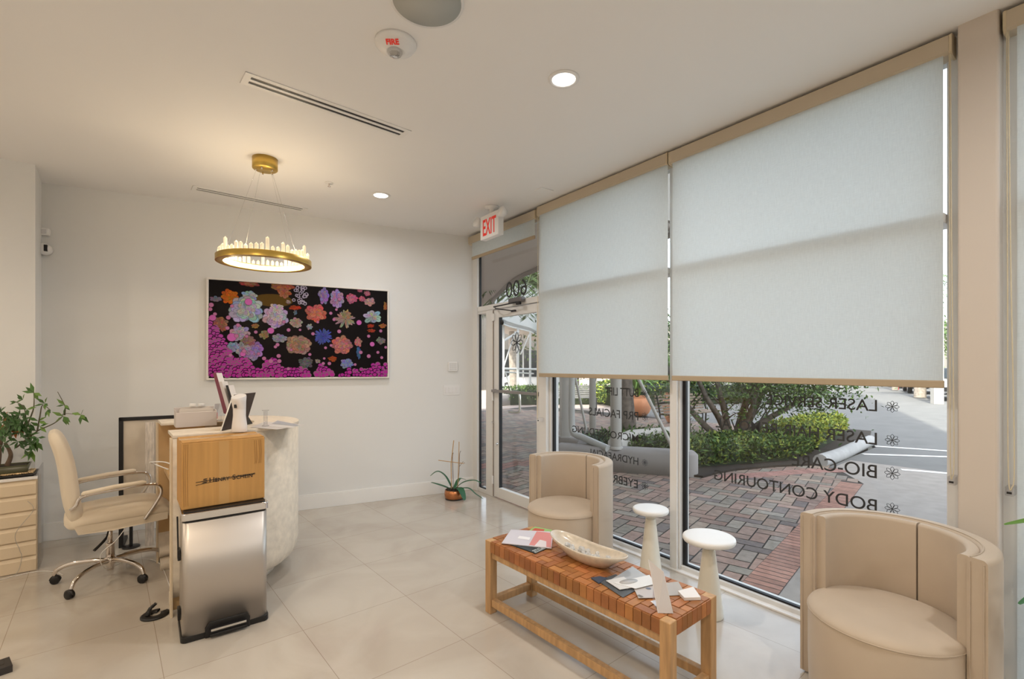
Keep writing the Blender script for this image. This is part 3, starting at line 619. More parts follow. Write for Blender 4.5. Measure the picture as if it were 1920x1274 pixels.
# switches, keypad, sensors
def wallplate(name, label, cat, xa, ya, xb, yb, d=.008):
    a = bwst(xa, ya); b = bwst(xb, yb); t = bwthing(name, label, cat, b[0], b[1]); return t, a[0] - b[0], a[1] - b[1], d
t_, pw, ph, d = wallplate('light_switch_plate', 'white four-gang light switch plate low on the back wall', 'light switch', 830, 723, 862, 741)
pw = .205; ph = .122
MB().box(0, pw, 0, Y(.006), 0, ph).build('cover_plate', M_WHITE, t_, bevel=.003)
for k in range(4): MB().box(.022 + k * .044, .022 + k * .044 + .030, Y(.005), Y(.010), .028, ph - .028).build('rocker', M_WHITEG, t_, bevel=.002)
t_, pw, ph, d = wallplate('alarm_keypad', 'small square white keypad above the light switches', 'keypad', 840, 679, 857, 697)
MB().box(0, .115, 0, Y(.02), 0, .115).build('case', M_WHITE, t_, bevel=.006)
kb = MB()
for i in range(4):
    for j in range(4): kb.box(.016 + i * .022, .016 + i * .022 + .015, Y(.019), Y(.022), .016 + j * .022, .016 + j * .022 + .015)
kb.build('keys', mat('key_grey', (.66, .66, .66), .4), t_)
t_ = bwthing('motion_sensor', 'small white box sensor near the top of the left pier', 'sensor', bwst(96, 444)[0], bwst(96, 444)[1])
MB().box(0, .085, 0, Y(.05), 0, .06).build('case', M_WHITE, t_, bevel=.008)
MB().box(.015, .055, Y(.049), Y(.053), .012, .048).build('lens', mat('sensor_grey', (.62, .62, .64), .3), t_, bevel=.003)
t_ = bwthing('security_camera', 'white wall camera with black window under the box sensor', 'security camera', bwst(88, 478)[0], bwst(88, 470)[1])
MB().lathe([(0, 0), (.045, 0), (.048, .03), (.044, .075), (.03, .09), (0, .092)], 24, M=T((0.0, Y(.01), 0)) @ Matrix.Rotation(R_(-90 * BSY), 4, 'X')).build('housing', M_WHITE, t_)
MB().box(-.034, -.012, Y(.085), Y(.106), -.025, .03, M=T((-.0, 0, 0))).build('window', M_BLK, t_, bevel=.002)

# ================================================================== FURNITURE
def armchair(label, x, y, face, s=1.0):
    """face = world angle of the open side"""
    t = thing('barrel_armchair', label, 'armchair', (x, y, 0), face + math.pi, 'cream barrel armchairs')   # local +x = back
    Ro, Ri, H = .375, .305, .785
    half = R_(100)
    def path(a0, a1, n): return [(0, 0, math.cos(a0 + (a1 - a0) * i / n), math.sin(a0 + (a1 - a0) * i / n)) for i in range(n + 1)]
    def rs(r0, r1, z0, z1, r):
        out = [(r0, z0), (r1, z0)]
        out += [(r1 - r + r * math.cos(R_(a)), z1 - r + r * math.sin(R_(a))) for a in (0, 20, 45, 70, 90)]
        out += [(r0 + r + r * math.cos(R_(a)), z1 - r + r * math.sin(R_(a))) for a in (90, 110, 135, 160, 180)]
        return out
    MB().sweep(path(-half, half, 56), rs(Ri, Ro, .012, H, .018)).build('backrest_shell', M_CHAIRF, t, bevel=.008, seg=3)
    # welt lines on the end faces of the shell
    sm = MB()
    for sg in (-1, 1):
        a = sg * half
        for rr in (Ri + .012, Ro - .012):
            p = Vector((rr * math.cos(a), rr * math.sin(a), 0)); n_ = Vector((-math.sin(a), math.cos(a), 0)) * sg
            sm.tube([p + n_ * .002 + Vector((0, 0, z)) for z in (.02, .4, H - .016)], .0022, 6)
    arc = [((Ri + .012) * math.cos(-half + 2 * half * i / 50), (Ri + .012) * math.sin(-half + 2 * half * i / 50), H + .0005) for i in range(51)]
    sm.tube(arc, .0022, 6); sm.build('piping', M_CHAIRF, t)
    for sg in (-1, 1):
        a0, a1 = (R_(.9), half - R_(3.5)) if sg > 0 else (-half + R_(3.5), R_(-.9))
        sec = rs(Ri - .042, Ri + .002, .415, H - .005, .014)
        pa = path(a0, a1, 26)
        MB().sweep(pa, sec).build('back_cushion', M_CHAIRF, t, bevel=.012, seg=3)
    dx = -.035
    MB().lathe([(0, .0), (.285, .0), (.292, .012), (.297, .2), (.297, .408), (.294, .414), (.0, .414)], 64, M=T((dx, 0, 0))).build('seat_base', M_CHAIRF, t)
    MB().lathe([(0, .405), (.294, .405), (.299, .412), (.299, .418), (.293, .428), (.27, .440), (.22, .448), (.12, .453), (0, .455)], 64, M=T((dx, 0, 0))).build('seat_cushion', M_CHAIRF, t)
    rg = [((.2985) * math.cos(i * math.pi / 32) + dx, .2985 * math.sin(i * math.pi / 32), .414) for i in range(64)]
    MB().tube(rg, .0028, 6, closed=True).build('seat_piping', M_CHAIRF, t)
    t.scale = (s, s, 1)
    return t
armchair('cream upholstered barrel armchair by the glass door, farther from the camera', 2.716, 2.578, R_(184), .93)
armchair('cream upholstered barrel armchair beside the beige column, nearest the camera', 2.595, .555, math.atan2(.22, -.95), .94)

def stool(label, p, h, rt, rb):
    t = thing('drink_table', label, 'side table', p, 0, 'slim cream drink tables')
    MB().lathe([(0, 0), (rb * .96, 0), (rb, .008), (rb * .97, .03), (.036, h - .085), (.034, h - .075), (.0, h - .075)], 40).build('pedestal', M_STOOL, t)
    MB().lathe([(0, h - .076), (.034, h - .076), (.036, h - .066), (rt * .62, h - .040), (0, h - .04)], 40).build('collar', M_STOOL, t)
    MB().lathe([(0, h - .041), (rt * .62, h - .041), (rt - .016, h - .036), (rt - .005, h - .031), (rt, h - .022), (rt, h - .012), (rt - .002, h - .005), (rt - .007, h - .001), (rt - .014, h), (rt - .03, h), (0, h)], 56).build('table_top', M_STOOLT, t)
stool('slim cream pedestal drink table next to the far armchair', (3.0, 2.02, 0), .480, .126, .08)
stool('slim cream pedestal drink table with wider top, right of the mullion', (2.775, 1.462, 0), .478, .150, .083)

# ---------------- bench with woven leather seat
bx0, bx1, by0, by1, bh = 1.772, 2.160, 1.100, 2.365, .44
bn = thing('woven_bench', 'low wooden bench with woven tan leather strap seat', 'bench', ((bx0 + bx1) / 2, (by0 + by1) / 2, 0))
hx, hy, lg = (bx1 - bx0) / 2, (by1 - by0) / 2, .052
for sx in (-1, 1):
    for sy in (-1, 1):
        cx, cy = sx * (hx - lg / 2), sy * (hy - lg / 2)
        MB().box(cx - lg / 2, cx + lg / 2, cy - lg / 2, cy + lg / 2, 0, bh).build('leg', M_WOOD, bn, bevel=.004)
for sx in (-1, 1):
    MB().box(sx * hx - (lg - .008 if sx > 0 else -.008), sx * hx + (-.008 if sx > 0 else lg - .008), -hy + lg, hy - lg, .046, .088).build('stretcher', M_WOOD, bn, bevel=.003)
    MB().box(sx * hx - (lg - .012 if sx > 0 else -.012), sx * hx + (-.012 if sx > 0 else lg - .012), -hy + lg, hy - lg, bh - .105, bh - .066).build('seat_rail', M_WOOD, bn, bevel=.003)
for sy in (-1, 1):
    MB().box(-hx + lg, hx - lg, sy * hy - (lg - .008 if sy > 0 else -.008), sy * hy + (-.008 if sy > 0 else lg - .008), .046, .088).build('stretcher', M_WOOD, bn, bevel=.003)
lt = MB(); NX, NY = 8, 28
ax0, ax1, ay0, ay1 = -hx + .004, hx - .004, -hy + lg, hy - lg
cw, cl_ = (ax1 - ax0) / NX, (2 * hy - .008) / NY
def lc():
    k = rnd.uniform(.75, 1.18); return (.40 * k, .158 * k * rnd.uniform(.9, 1.08), .050 * k)
lt.box(-hx + .01, hx - .01, -hy + .01, hy - .01, bh - .030, bh - .0035, col=(.05, .015, .005))
def incorner(i, j): return (i in (0, NX - 1)) and (j in (0, NY - 1))
g = .0028
for j in range(NY):
    for i in range(-1, NX):
        k = (i + 2 * NX + j) % 4
        x0 = ax0 + i * cw; y0 = -hy + .004 + j * cl_
        if k == 0:
            a, b = max(x0, ax0), min(x0 + 2 * cw, ax1)
            if j in (0, NY - 1): a, b = max(a, -hx + lg), min(b, hx - lg)
            if b - a > .01: lt.box(a + g, b - g, y0 + g * .6, y0 + cl_ - g * .6, bh - .006, bh + .002, col=lc())
for i in range(NX):
    for j in range(-1, NY):
        k = (i + j + 2 * NX) % 4
        if k == 2:
            x0 = ax0 + i * cw; a, b = max(-hy + .004 + j * cl_, -hy + .004), min(-hy + .004 + (j + 2) * cl_, hy - .004)
            if i in (0, NX - 1): a, b = max(a, -hy + lg), min(b, hy - lg)
            if b - a > .01: lt.box(x0 + g * .6, x0 + cw - g * .6, a + g, b - g, bh - .006, bh + .0012, col=lc())
for j in range(1, NY - 1):
    y0 = -hy + .004 + j * cl_
    for sx in (-1, 1):
        x = sx * hx; lt.box(min(x, x - sx * .006), max(x, x - sx * .006), y0 + g * .5, y0 + cl_ - g * .5, bh - .066, bh - .002, col=lc())
n_end = 7; ew = (2 * hx - 2 * lg) / n_end
for i in range(n_end):
    x0 = -hx + lg + i * ew
    for sy in (-1, 1):
        y = sy * hy; lt.box(x0 + g * .5, x0 + ew - g * .5, min(y, y - sy * .006), max(y, y - sy * .006), bh - .066, bh - .002, col=lc())
lt.box(-hx + .008, hx - .008, -hy + lg, hy - lg, bh - .064, bh - .032, col=(.30, .16, .07)); lt.box(-hx + lg, hx - lg, -hy + .008, hy - .008, bh - .064, bh - .032, col=(.30, .16, .07))
lt.build('woven_leather_seat', M_LEATH, bn, bevel=.0012, seg=1)
# ---------------- bowl of crystals
ZB = bh + .0022
bp = thing('long_bowl', 'long boat-shaped pearly bowl on the woven bench', 'bowl', (1.995, 1.745, ZB), R_(0))
def bowlring(k, z, inset=0.0, n=48):
    L, Wd = .262 * k - inset, .088 * (k ** .8) - inset; out = []
    for i in range(n):
        a = 2 * math.pi * i / n; c, s_ = math.cos(a), math.sin(a)
        end = abs(s_) ** 1.5 * .012
        y = L * (abs(s_) ** .9) * (1 if s_ > 0 else -1); x = Wd * (abs(c) ** .85) * (1 if c > 0 else -1)
        out.append(Vector((x, y, z + (end * 2.2 if z > .01 else 0))))
    return out
out_r = [bowlring(.34, 0), bowlring(.55, .008), bowlring(.80, .030), bowlring(.95, .054), bowlring(1.0, .068), bowlring(1.0, .073, .002), bowlring(1.0, .073, .007), bowlring(.97, .060, .008), bowlring(.82, .036, .006), bowlring(.55, .017, .002), bowlring(.30, .011)]
MB().loft(out_r).build('bowl_shell', M_BOWL, bp)
for k in range(26):
    r_ = rnd.uniform(.011, .017); a = rnd.uniform(-1, 1); yy = a * .16 - .01; xx = rnd.uniform(-.034, .034) * (1 - abs(a) * .5); zz = .030 + rnd.uniform(0, .018) + abs(a) * .012
    c_ = MB(); n = 6; hgt = r_ * 1.1
    vs = [(0, 0, hgt)] + [(r_ * math.cos(q * math.pi / 3) * .7, r_ * math.sin(q * math.pi / 3) * .7, hgt * .7) for q in range(6)] + [(r_ * math.cos(q * math.pi / 3 + .5), r_ * math.sin(q * math.pi / 3 + .5), 0) for q in range(6)] + [(0, 0, -hgt)]
    fs = [[0, 1 + q, 1 + (q + 1) % 6] for q in range(6)] + [[1 + q, 7 + q, 7 + (q + 1) % 6, 1 + (q + 1) % 6] for q in range(6)] + [[7 + q, 13, 7 + (q + 1) % 6] for q in range(6)]
    c_.add(vs, fs); o = c_.build('glass_crystal', M_GEM, loc=Vector(bp.location) + Vector((xx, yy, zz)), rot=(rnd.uniform(0, 3), rnd.uniform(0, 3), rnd.uniform(0, 3)))
    tag(o, 'clear cut glass crystal lying in the long pearly bowl', 'crystal', 'clear crystals in the bowl')
# ---------------- printed matter on the bench
def sheet(name, label, cat, pts, z, th, c=(.7, .7, .7), rise=0.0, parts=(), m=None, group=None):
    P = [onz(px, py, z) for px, py in pts]
    if rise: P[2].z += rise; P[3].z += rise
    cen = sum(P, Vector()) / 4; base = thing(name, label, cat, (cen.x, cen.y, z), 0, group); L = [p - Vector((cen.x, cen.y, z)) for p in P]
    MB().slab(L, th, col=c, up=(0, 0, 1)).build('cover', m or M_PAPER, base, bevel=.0006, seg=1)
    for qi, (nm, quad, cc) in enumerate(parts):      # quads in 0..1 coordinates of the sheet
        q = []
        for a, b in quad: q.append(L[0] * (1 - a) * (1 - b) + L[1] * a * (1 - b) + L[2] * a * b + L[3] * (1 - a) * b + Vector((0, 0, th + .0002 + .0004 * qi)))
        MB().slab(q, .0003, col=cc, up=(0, 0, 1)).build(nm, M_PAPER, base)
    return base, L, th
z0 = ZB + .0008
sheet('magazine', 'green covered magazine under the pink one, at the back of the bench', 'magazine', [(985, 1001), (1040, 1003), (1035, 995), (1003, 989)], z0, .004, (.30, .52, .18), parts=[('cover_photo', [(.1, .1), (.6, .1), (.6, .8), (.1, .8)], (.55, .10, .06))])
b_, L_, _ = sheet('magazine', 'black magazine with white title letters under the pink one', 'magazine', [(955, 1022), (1004, 1039.5), (1034, 1026), (985, 1008)], z0, .005, (.02, .03, .035), parts=[('back_edge', [(.94, .0), (1, 0), (1, 1), (.94, 1)], (.25, .28, .27))])
X = (L_[1] - L_[0]).normalized(); Yv = Vector((0, 0, 1)).cross(X); pos = L_[1] * .93 + L_[0] * .07 + Vector((0, 0, .0058)) + Yv * .008
text_mesh('STYLE', .032, 'lettering', mat('title_white', (.7, .75, .75), .5), b_, Matrix(((-Yv.x * -1, X.x * -1, 0, pos.x), (-Yv.y * -1, X.y * -1, 0, pos.y), (0, 0, 1, pos.z), (0, 0, 0, 1))))
sheet('magazine', 'white and pink magazine on top at the far end of the bench', 'magazine', [(940.5, 1020), (1034, 1030), (1037, 999), (958, 995)], z0 + .0055, .005, (.62, .60, .66), parts=[('cover_photo', [(.55, .04), (.99, .03), (.98, .9), (.62, .97)], (.66, .25, .24)), ('cover_photo', [(.66, .0), (.9, 0), (.88, .35), (.74, .42)], (.74, .68, .70)), ('price_label', [(.26, .38), (.52, .34), (.53, .50), (.28, .56)], (.85, .84, .86))])
sheet('brochure', 'glossy black folded brochure under the grey ones', 'brochure', [(1120, 1090), (1168, 1122), (1193, 1108), (1155, 1078)], z0, .003, (.08, .09, .10))
sheet('brochure', 'dark navy corner of a folder left of the brochures', 'brochure', [(1108, 1086), (1123, 1096), (1138, 1086), (1124, 1083)], z0, .006, (.05, .07, .11))
sheet('brochure', 'large pale grey marbled brochure at the back of the pile', 'brochure', [(1139, 1092), (1176, 1106), (1216, 1083), (1186, 1063)], z0 + .0035, .002, (.42, .43, .44))
sheet('brochure', 'white brochure with an embossed grey oval', 'brochure', [(1136, 1090), (1162, 1107), (1192, 1102), (1170, 1083)], z0 + .007, .003, (.66, .66, .65))
b_, L_, _ = sheet('brochure', 'white open leaflet with a grey arch shape beside the sign holder', 'brochure', [(1150, 1094), (1192, 1105), (1228, 1096), (1218, 1079)], z0 + .010, .002, (.72, .72, .71))
ar = MB(); cen = (L_[0] + L_[2]) / 2 * .55; ar.lathe([(0, 0), (1, 0), (1, .0004), (0, .0004)], 24, M=T((L_[0] * .45 + L_[3] * .12 + Vector((0, .0, .0024)))) @ RZ(R_(-20)), sx=.05, sy=.024); ar.build('oval_print', mat('oval_grey', (.45, .45, .45), .4), b_)
b_, L_, _ = sheet('brochure', 'taupe card with a small blue rosette beside the sign holder', 'brochure', [(1197, 1123), (1240, 1122), (1232, 1094), (1184, 1096)], z0 + .003, .003, (.50, .46, .44))
rl = MB(); petal_logo(rl, 0, 0, .013, 8, .0006); rl.build('rosette_logo', mat('logo_blue', (.18, .24, .36), .5), b_, loc=(L_[0] + L_[2]) / 2 + Vector((.012, .006, .0042)), rot=(R_(90), 0, R_(-20)))
MB().box(-.008, .008, -.012, .012, 0, .0004).build('photo_print', M_OUTG, b_, loc=L_[0] * .78 + L_[2] * .0 + Vector((0, 0, .0034)))
sheet('card', 'plain taupe card right of the sign holder', 'card', [(1238, 1119), (1286, 1117), (1272, 1092), (1236, 1096)], z0, .003, (.42, .39, .36))
sheet('card', 'small white card under the acrylic sign holder', 'card', [(1219, 1128), (1240, 1146), (1250, 1136), (1238, 1125)], z0, .001, (.80, .78, .76))
sheet('coaster_box', 'small flat white box at the near right end of the bench', 'box', [(1283, 1127), (1314, 1126), (1300, 1106), (1271, 1114)], z0, .014, (.80, .76, .73))
# slanted acrylic sign holder: a tall sheet leaning back on a folded foot
A = onz(1234, 1150, z0); B = onz(1262, 1151, z0); Cc = onz(1262, 1150, z0)
dpt = 905 * (1.5 - z0) / (1150 - 687)
tl = atd(1216, 1050, dpt + .13); tr = atd(1244, 1073, dpt + .04)
shd = thing('acrylic_sign_holder', 'clear acrylic leaflet stand at the near end of the bench', 'sign holder', (A.x, A.y, z0))
o_ = Vector((A.x, A.y, z0)); A2 = A - o_; B2 = B - o_; tl -= o_; tr -= o_
MB().slab([A2, B2, tr, tl], .003).build('front_sheet', mat('hazy_acrylic', (.62, .60, .61), .08, spec=.7), shd, bevel=.001)
mid = (A2 + B2) / 2
MB().slab([A2, B2, B2 + Vector((.07, .075, .0)), A2 + Vector((.07, .075, 0))], .003, up=(0, 0, 1)).build('foot', M_CLEAR, shd)
MB().slab([A2 + Vector((.07, .075, 0)), B2 + Vector((.07, .075, 0)), (B2 + tr) * .5, (A2 + tl) * .5], .002).build('back_support', M_CLEAR, shd)
MB().tube([A2, B2, tr, tl, A2], .0014, 5).build('polished_edge', M_WHITE, shd)

# ---------------- orchid by the door
oc = thing('potted_orchid', 'orchid with bare bamboo stakes in a copper pot on the floor', 'plant', (3.01, 4.60, 0))
MB().lathe([(0, .0), (.085, 0), (.105, .02), (.112, .06), (.105, .105), (.098, .108), (.098, .095), (0, .095)], 40).build('pot', M_COPPER, oc)
MB().lathe([(0, .002), (.10, .0), (.104, .010), (.085, .012)], 32).build('saucer', M_BLK, oc)
so_ = MB()
for k in range(60):
    a = rnd.uniform(0, 6.28); r_ = rnd.uniform(0, .09); so_.leaf((r_ * math.cos(a), r_ * math.sin(a), .10), (rnd.uniform(-1, 1), rnd.uniform(-1, 1), .3), .035, .02, jit((.05, .035, .025), .5))
so_.lathe([(0, .112), (.06, .110), (.098, .10), (0, .098)], 20, col=(.04, .03, .02)); so_.build('bark_mulch', M_LEAF, oc)
def strap_leaf(mb, pts, wd, col, n=8):
    P = bez(pts, n); m = len(P); vs = []; fs = []
    for i, p in enumerate(P):
        t = i / (m - 1); ww = wd * (math.sin(math.pi * min(1, t * .85 + .12)) ** .6); d = (P[min(i + 1, m - 1)] - P[max(i - 1, 0)]).normalized()
        b = d.cross(Vector((0, 0, 1)));
        b = b.normalized() if b.length > .05 else Vector((1, 0, 0)); nn = b.cross(d)
        vs += [p - b * ww / 2 + nn * ww * .15, p, p + b * ww / 2 + nn * ww * .15]
    for i in range(m - 1):
        for k in range(2): fs.append([i * 3 + k, i * 3 + k + 1, (i + 1) * 3 + k + 1, (i + 1) * 3 + k])
    mb.add(vs, fs, None, col, True)
F2 = Vector((FW[0], FW[1], 0)); R2 = Vector((RT[0], RT[1], 0))
def loc2(a, b, z): return R2 * a + F2 * b + Vector((0, 0, z))
for pts, wd in [([loc2(-.02, 0, .1), loc2(-.10, .02, .24), loc2(-.19, .02, .30), loc2(-.27, .0, .255)], .055), ([loc2(-.03, 0, .1), loc2(-.12, -.02, .14), loc2(-.26, -.03, .19)], .07), ([loc2(.0, 0, .1), loc2(.10, 0, .18), loc2(.22, .02, .20), loc2(.30, 0, .175)], .045),
                ([loc2(.02, -.02, .12), loc2(.08, -.09, .12), loc2(.13, -.14, .02)], .085), ([loc2(.04, 0, .11), loc2(.16, -.02, .12), loc2(.24, -.03, .06), loc2(.33, -.04, .006)], .045), ([loc2(0, 0, .11), loc2(.05, .08, .2), loc2(.12, .14, .18)], .05)]:
    lf = MB(); strap_leaf(lf, pts, wd, jit((.035, .13, .06), .15)); lf.build('leaf', M_LEAF, oc)
for pts, r_ in [([loc2(-.03, 0, .1), loc2(-.035, 0, .4), loc2(-.005, 0, .66)], .005), ([loc2(.04, 0, .1), loc2(.05, 0, .4), loc2(.055, 0, .645)], .004), ([loc2(-.18, 0, .435), loc2(.11, -.01, .40)], .004)]:
    MB().tube(pts, r_, 7).build('bamboo_stake', M_BAMB, oc)
st = MB(); st.tube(bez([loc2(-.01, 0, .1), loc2(-.015, 0, .3), loc2(-.02, .0, .48), loc2(-.01, 0, .52)], 6), .0035, 6); st.tube(bez([loc2(.03, 0, .1), loc2(.055, 0, .3), loc2(.06, 0, .5), loc2(.075, 0, .54)], 6), .003, 6)
st.tube([loc2(.055, 0, .36), loc2(.1, 0, .42), loc2(.12, 0, .40)], .0025, 5); st.build('flower_stem', M_STEM, oc)

# ---------------- step bin, cardboard box
A = onz(340, 1210); B = onz(503, 1163); wdt = (B - A).length; ang = math.atan2(B.y - A.y, B.x - A.x); dp = .30
bi = thing('step_bin', 'tall stainless steel pedal bin in front of the desk', 'trash can', (A + B) / 2, ang)
def prr(x0, x1, y0, y1, r, n=12): return rrect((x1 - x0) / 2, (y1 - y0) / 2, r, n, (x0 + x1) / 2, (y0 + y1) / 2)
hw = wdt / 2
MB().prism(prr(-hw - .004, hw + .004, -.004, dp, .03), 0, .035).build('base', M_BLK, bi, bevel=.004)
bpts = [(x, y - .007 * math.sin(math.pi * (x + hw) / (2 * hw)) if y < .02 else y) for x, y in prr(-hw + .004, hw - .004, .0, dp - .004, .03)]
ii = max(range(len(bpts)), key=lambda i: (bpts[i][0] - bpts[(i + 1) % len(bpts)][0]) ** 2 if bpts[i][1] < .02 else 0)
pa_, pb_ = bpts[ii], bpts[(ii + 1) % len(bpts)]
bpts = bpts[:ii + 1] + [(pa_[0] + (pb_[0] - pa_[0]) * k / 24, .0 - .007 * math.sin(math.pi * (pa_[0] + (pb_[0] - pa_[0]) * k / 24 + hw) / (2 * hw))) for k in range(1, 24)] + bpts[ii + 1:]
MB().prism(bpts, .034, .648, smooth=True).build('body', M_STEEL, bi)
MB().prism(prr(-hw - .002, hw + .002, -.006, dp, .02), .660, .700).build('lid_rim', M_STEELP, bi, bevel=.004)
MB().prism(prr(-hw + .01, hw - .01, .006, dp - .01, .02), .645, .663).prism(prr(-hw + .012, hw - .012, .008, dp - .014, .02), .695, .706).build('inner_lid', M_BLK, bi)
pd = MB(); vs = [(x, y, z) for x, y, z in ((-.105, -.012, 0), (.115, -.012, 0), (.115, -.012, .055), (.10, -.012, .085), (-.085, -.012, .085), (-.105, -.012, .055))]
pd.add(vs + [(x, .02, z) for x, y, z in vs], [[0, 1, 2, 3, 4, 5], [11, 10, 9, 8, 7, 6]] + [[i, 6 + i, 6 + (i + 1) % 6, (i + 1) % 6] for i in range(6)]); pd.build('pedal_recess', M_BLK, bi, bevel=.004)
MB().box(-.085, .095, -.040, -.010, .034, .052).box(-.085, .095, -.042, -.030, .012, .030).build('pedal', M_BLK, bi, bevel=.004)
MB().box(-.080, .092, -.043, -.036, .044, .056).build('pedal_bar', M_STEELP, bi, bevel=.002)
hn = MB()
for z in (.12, .45): hn.box(-hw - .012, -hw + .002, .10, .16, z - .03, z + .03); 
hn.tube([(-hw - .008, .13, .45), (-hw - .012, .13, .66)], .005, 6); hn.build('side_bracket', M_BLK, bi, bevel=.003)
A = onz(340, 831, 1.08); B = onz(496.5, 818, 1.08); wb = (B - A).length; angb = math.atan2(B.y - A.y, B.x - A.x)
cbx = thing('cardboard_box', 'taped cardboard shipping box standing on the steel bin', 'box', ((A.x + B.x) / 2, (A.y + B.y) / 2, .7075), angb)
h2 = wb / 2; HB = 1.08 - .7075; db = .27
MB().box(-h2, h2, 0, db, 0, HB - .004).build('carton_body', M_CARD, cbx, bevel=.007, seg=3)
fp = MB(); fp.box(-h2 + .004, h2 - .004, .002, db / 2 - .003, HB - .004, HB); fp.box(-h2 + .004, h2 - .004, db / 2 + .003, db - .002, HB - .004, HB); fp.build('top_flap', M_CARD, cbx, bevel=.001)
MB().box(-h2 + .0, h2 - .0, db / 2 - .03, db / 2 + .03, HB, HB + .0006).build('tape', M_TAPE, cbx)
MB().box(-.03, .02, -.0006, .0, .004, HB - .01).build('tape', mat('tape_brown', (.52, .30, .11), .35), cbx)
cr = MB()
for k in range(4): x = h2 - .022 - .012 * k + rnd.uniform(-.003, .003); cr.tube([(x, -.0004, HB - .02), (x + .004, -.0006, HB - .09 - .02 * k), (x + .0, -.0004, HB - .16)], .0016, 5)
cr.build('crease', M_CARDD, cbx); cr = MB()
for k in range(3): x = -h2 + .012 + .009 * k; cr.tube([(x, -.0004, HB - .01), (x - .003, -.0006, HB * .5), (x, -.0004, .02)], .0014, 5)
cr.build('crease', M_CARDD, cbx)
def boxm(x, z, s_=1): return Matrix(((1, 0, 0, x), (0, 0, -1, -.0012), (0, 1, 0, z), (0, 0, 0, 1)))
# lettering struck through with a marker
ww_ = 2 * h2; xs_ = -h2 + ww_ * .31; zt_ = HB * .365
lw = [('H', .039), ('ENRY', .030), ('S', .039), ('CHEIN', .030)]
xc = xs_
for s_, sz in lw:
    o = text_mesh(s_, sz, 'printed_lettering', M_INK, cbx, boxm(xc, zt_), off=0.0003, sx=.98 if len(s_) > 1 else 1)
    xw = max(v.co.x for v in o.data.vertices); xc += xw + (.0025 if sz > .035 else .013)
text_mesh('®', .014, 'printed_lettering', M_INK, cbx, boxm(xc - .008, zt_ + .014))
lgx = MB()
for q in range(3): lgx.slab([(xs_ - .036 + q * .004, -.0012, zt_ + q * .009), (xs_ - .012, -.0012, zt_ + .002 + q * .009), (xs_ - .006, -.0012, zt_ + .008 + q * .009), (xs_ - .026, -.0012, zt_ + .006 + q * .009)], .0004)
lgx.build('printed_logo', M_INK, cbx)
mk = MB(); mk.tube([(xs_ - .062, -.0014, zt_ + .010), (xs_ + .05, -.0014, zt_ + .014), (xc - .002, -.0014, zt_ + .020)], .0016, 5); mk.tube([(xs_ - .062, -.0014, zt_ - .006), (xs_ + .05, -.0014, zt_ + .006), (xc - .004, -.0014, zt_ + .017)], .0012, 5); mk.build('marker_strike', M_INK, cbx)

# ---------------- reception desk
DK = thing('reception_desk', 'curved travertine reception desk with rounded end', 'desk', (0, 0, 0))
cx, cy, R0 = .600, 4.05, .55; xl = .302
def dpath(n=40):
    out = [(xl, cy - R0, 0, -1), ((xl + cx) / 2, cy - R0, 0, -1)]
    for i in range(n + 1):
        a = -math.pi / 2 + math.pi * i / n; out.append((cx + R0 * math.cos(a), cy + R0 * math.sin(a), math.cos(a), math.sin(a)))
    return out + [((xl + cx) / 2, cy + R0, 0, 1), (xl, cy + R0, 0, 1)]
DT = 1.068
MB().sweep(dpath(), [(-.06, DT), (0, DT), (0, .22), (-.008, .17), (-.03, .12), (-.07, .085), (-.12, .07), (-.15, .07), (-.15, .12), (-.08, .18), (-.06, .25)]).build('curved_wall', M_TRAV, DK)
MB().sweep(dpath(), [(-.24, 0), (-.16, 0), (-.16, .072), (-.24, .072)]).build('plinth', M_TRAV, DK)
MB().sweep(dpath(), [(-.30, DT), (.004, DT), (.004, DT + .020), (-.30, DT + .020)]).build('counter_ledge', M_TRAV, DK, bevel=.003)
MB().prism([(xl + .03, cy - R0 + .07)] + arcpts(cx, cy, R0 - .07, -math.pi / 2, math.pi / 2, 20) + [(xl + .03, cy + R0 - .07)], .70, .735).build('work_surface', M_DESKW, DK, bevel=.003)
MB().box(xl - .012, xl, cy - R0 - .001, cy - R0 + .06, .0, DT).box(xl - .012, xl, cy + R0 - .06, cy + R0, .0, DT).build('edge_panel', mat('edge_pale', (.72, .60, .44), .5), DK, bevel=.002)
MB().box(xl, xl + .30, cy + R0 - .065, cy + R0 - .0605, .02, DT).build('inner_panel', M_DESKW, DK)
MB().box(xl, .60, cy - R0 + .0605, cy - R0 + .07, .02, DT).build('inner_panel', M_DESKW, DK)
DZ = DT + .0205
# things on the counter
def ctr(px, py, z=None): return onz(px, py, DZ if z is None else z)
fb = thing('file_box', 'frosted plastic file box on the desk counter', 'box', onz(333, 806, DZ) + Vector((.0, .10, 0)), R_(0))
MB().box(0, .235, 0, .012, 0, .10).box(0, .235, .11, .12, 0, .128).box(0, .006, .012, .11, 0, .11).box(.229, .235, .012, .11, 0, .11).box(0, .235, .012, .11, 0, .006).build('tray', mat('frosted_white', (.66, .60, .57), .35, spec=.4), fb, bevel=.006)
fd = MB()
for k in range(5): fd.box(.02 + .004 * k, .215 - .005 * k, .02 + .018 * k, .023 + .018 * k, .007, .118 + .003 * k)
fd.build('folders', mat('folder_paper', (.70, .64, .58), .6), fb, bevel=.001)
sd = thing('soap_dispenser', 'white touchless hand sanitizer dispenser on the desk counter', 'dispenser', onz(449, 809, DZ), R_(-40))
rg = []
for z, a, b in ((0, .046, .038), (.006, .048, .040), (.04, .044, .036), (.10, .037, .032), (.14, .037, .034), (.19, .041, .042), (.212, .042, .048), (.222, .040, .046)):
    rg.append([Vector((a * math.cos(q * math.pi / 16), b * math.sin(q * math.pi / 16) - (.008 if z > .18 else 0), z - (.012 * math.sin(q * math.pi / 16) * -1 if z > .2 else 0))) for q in range(32)])
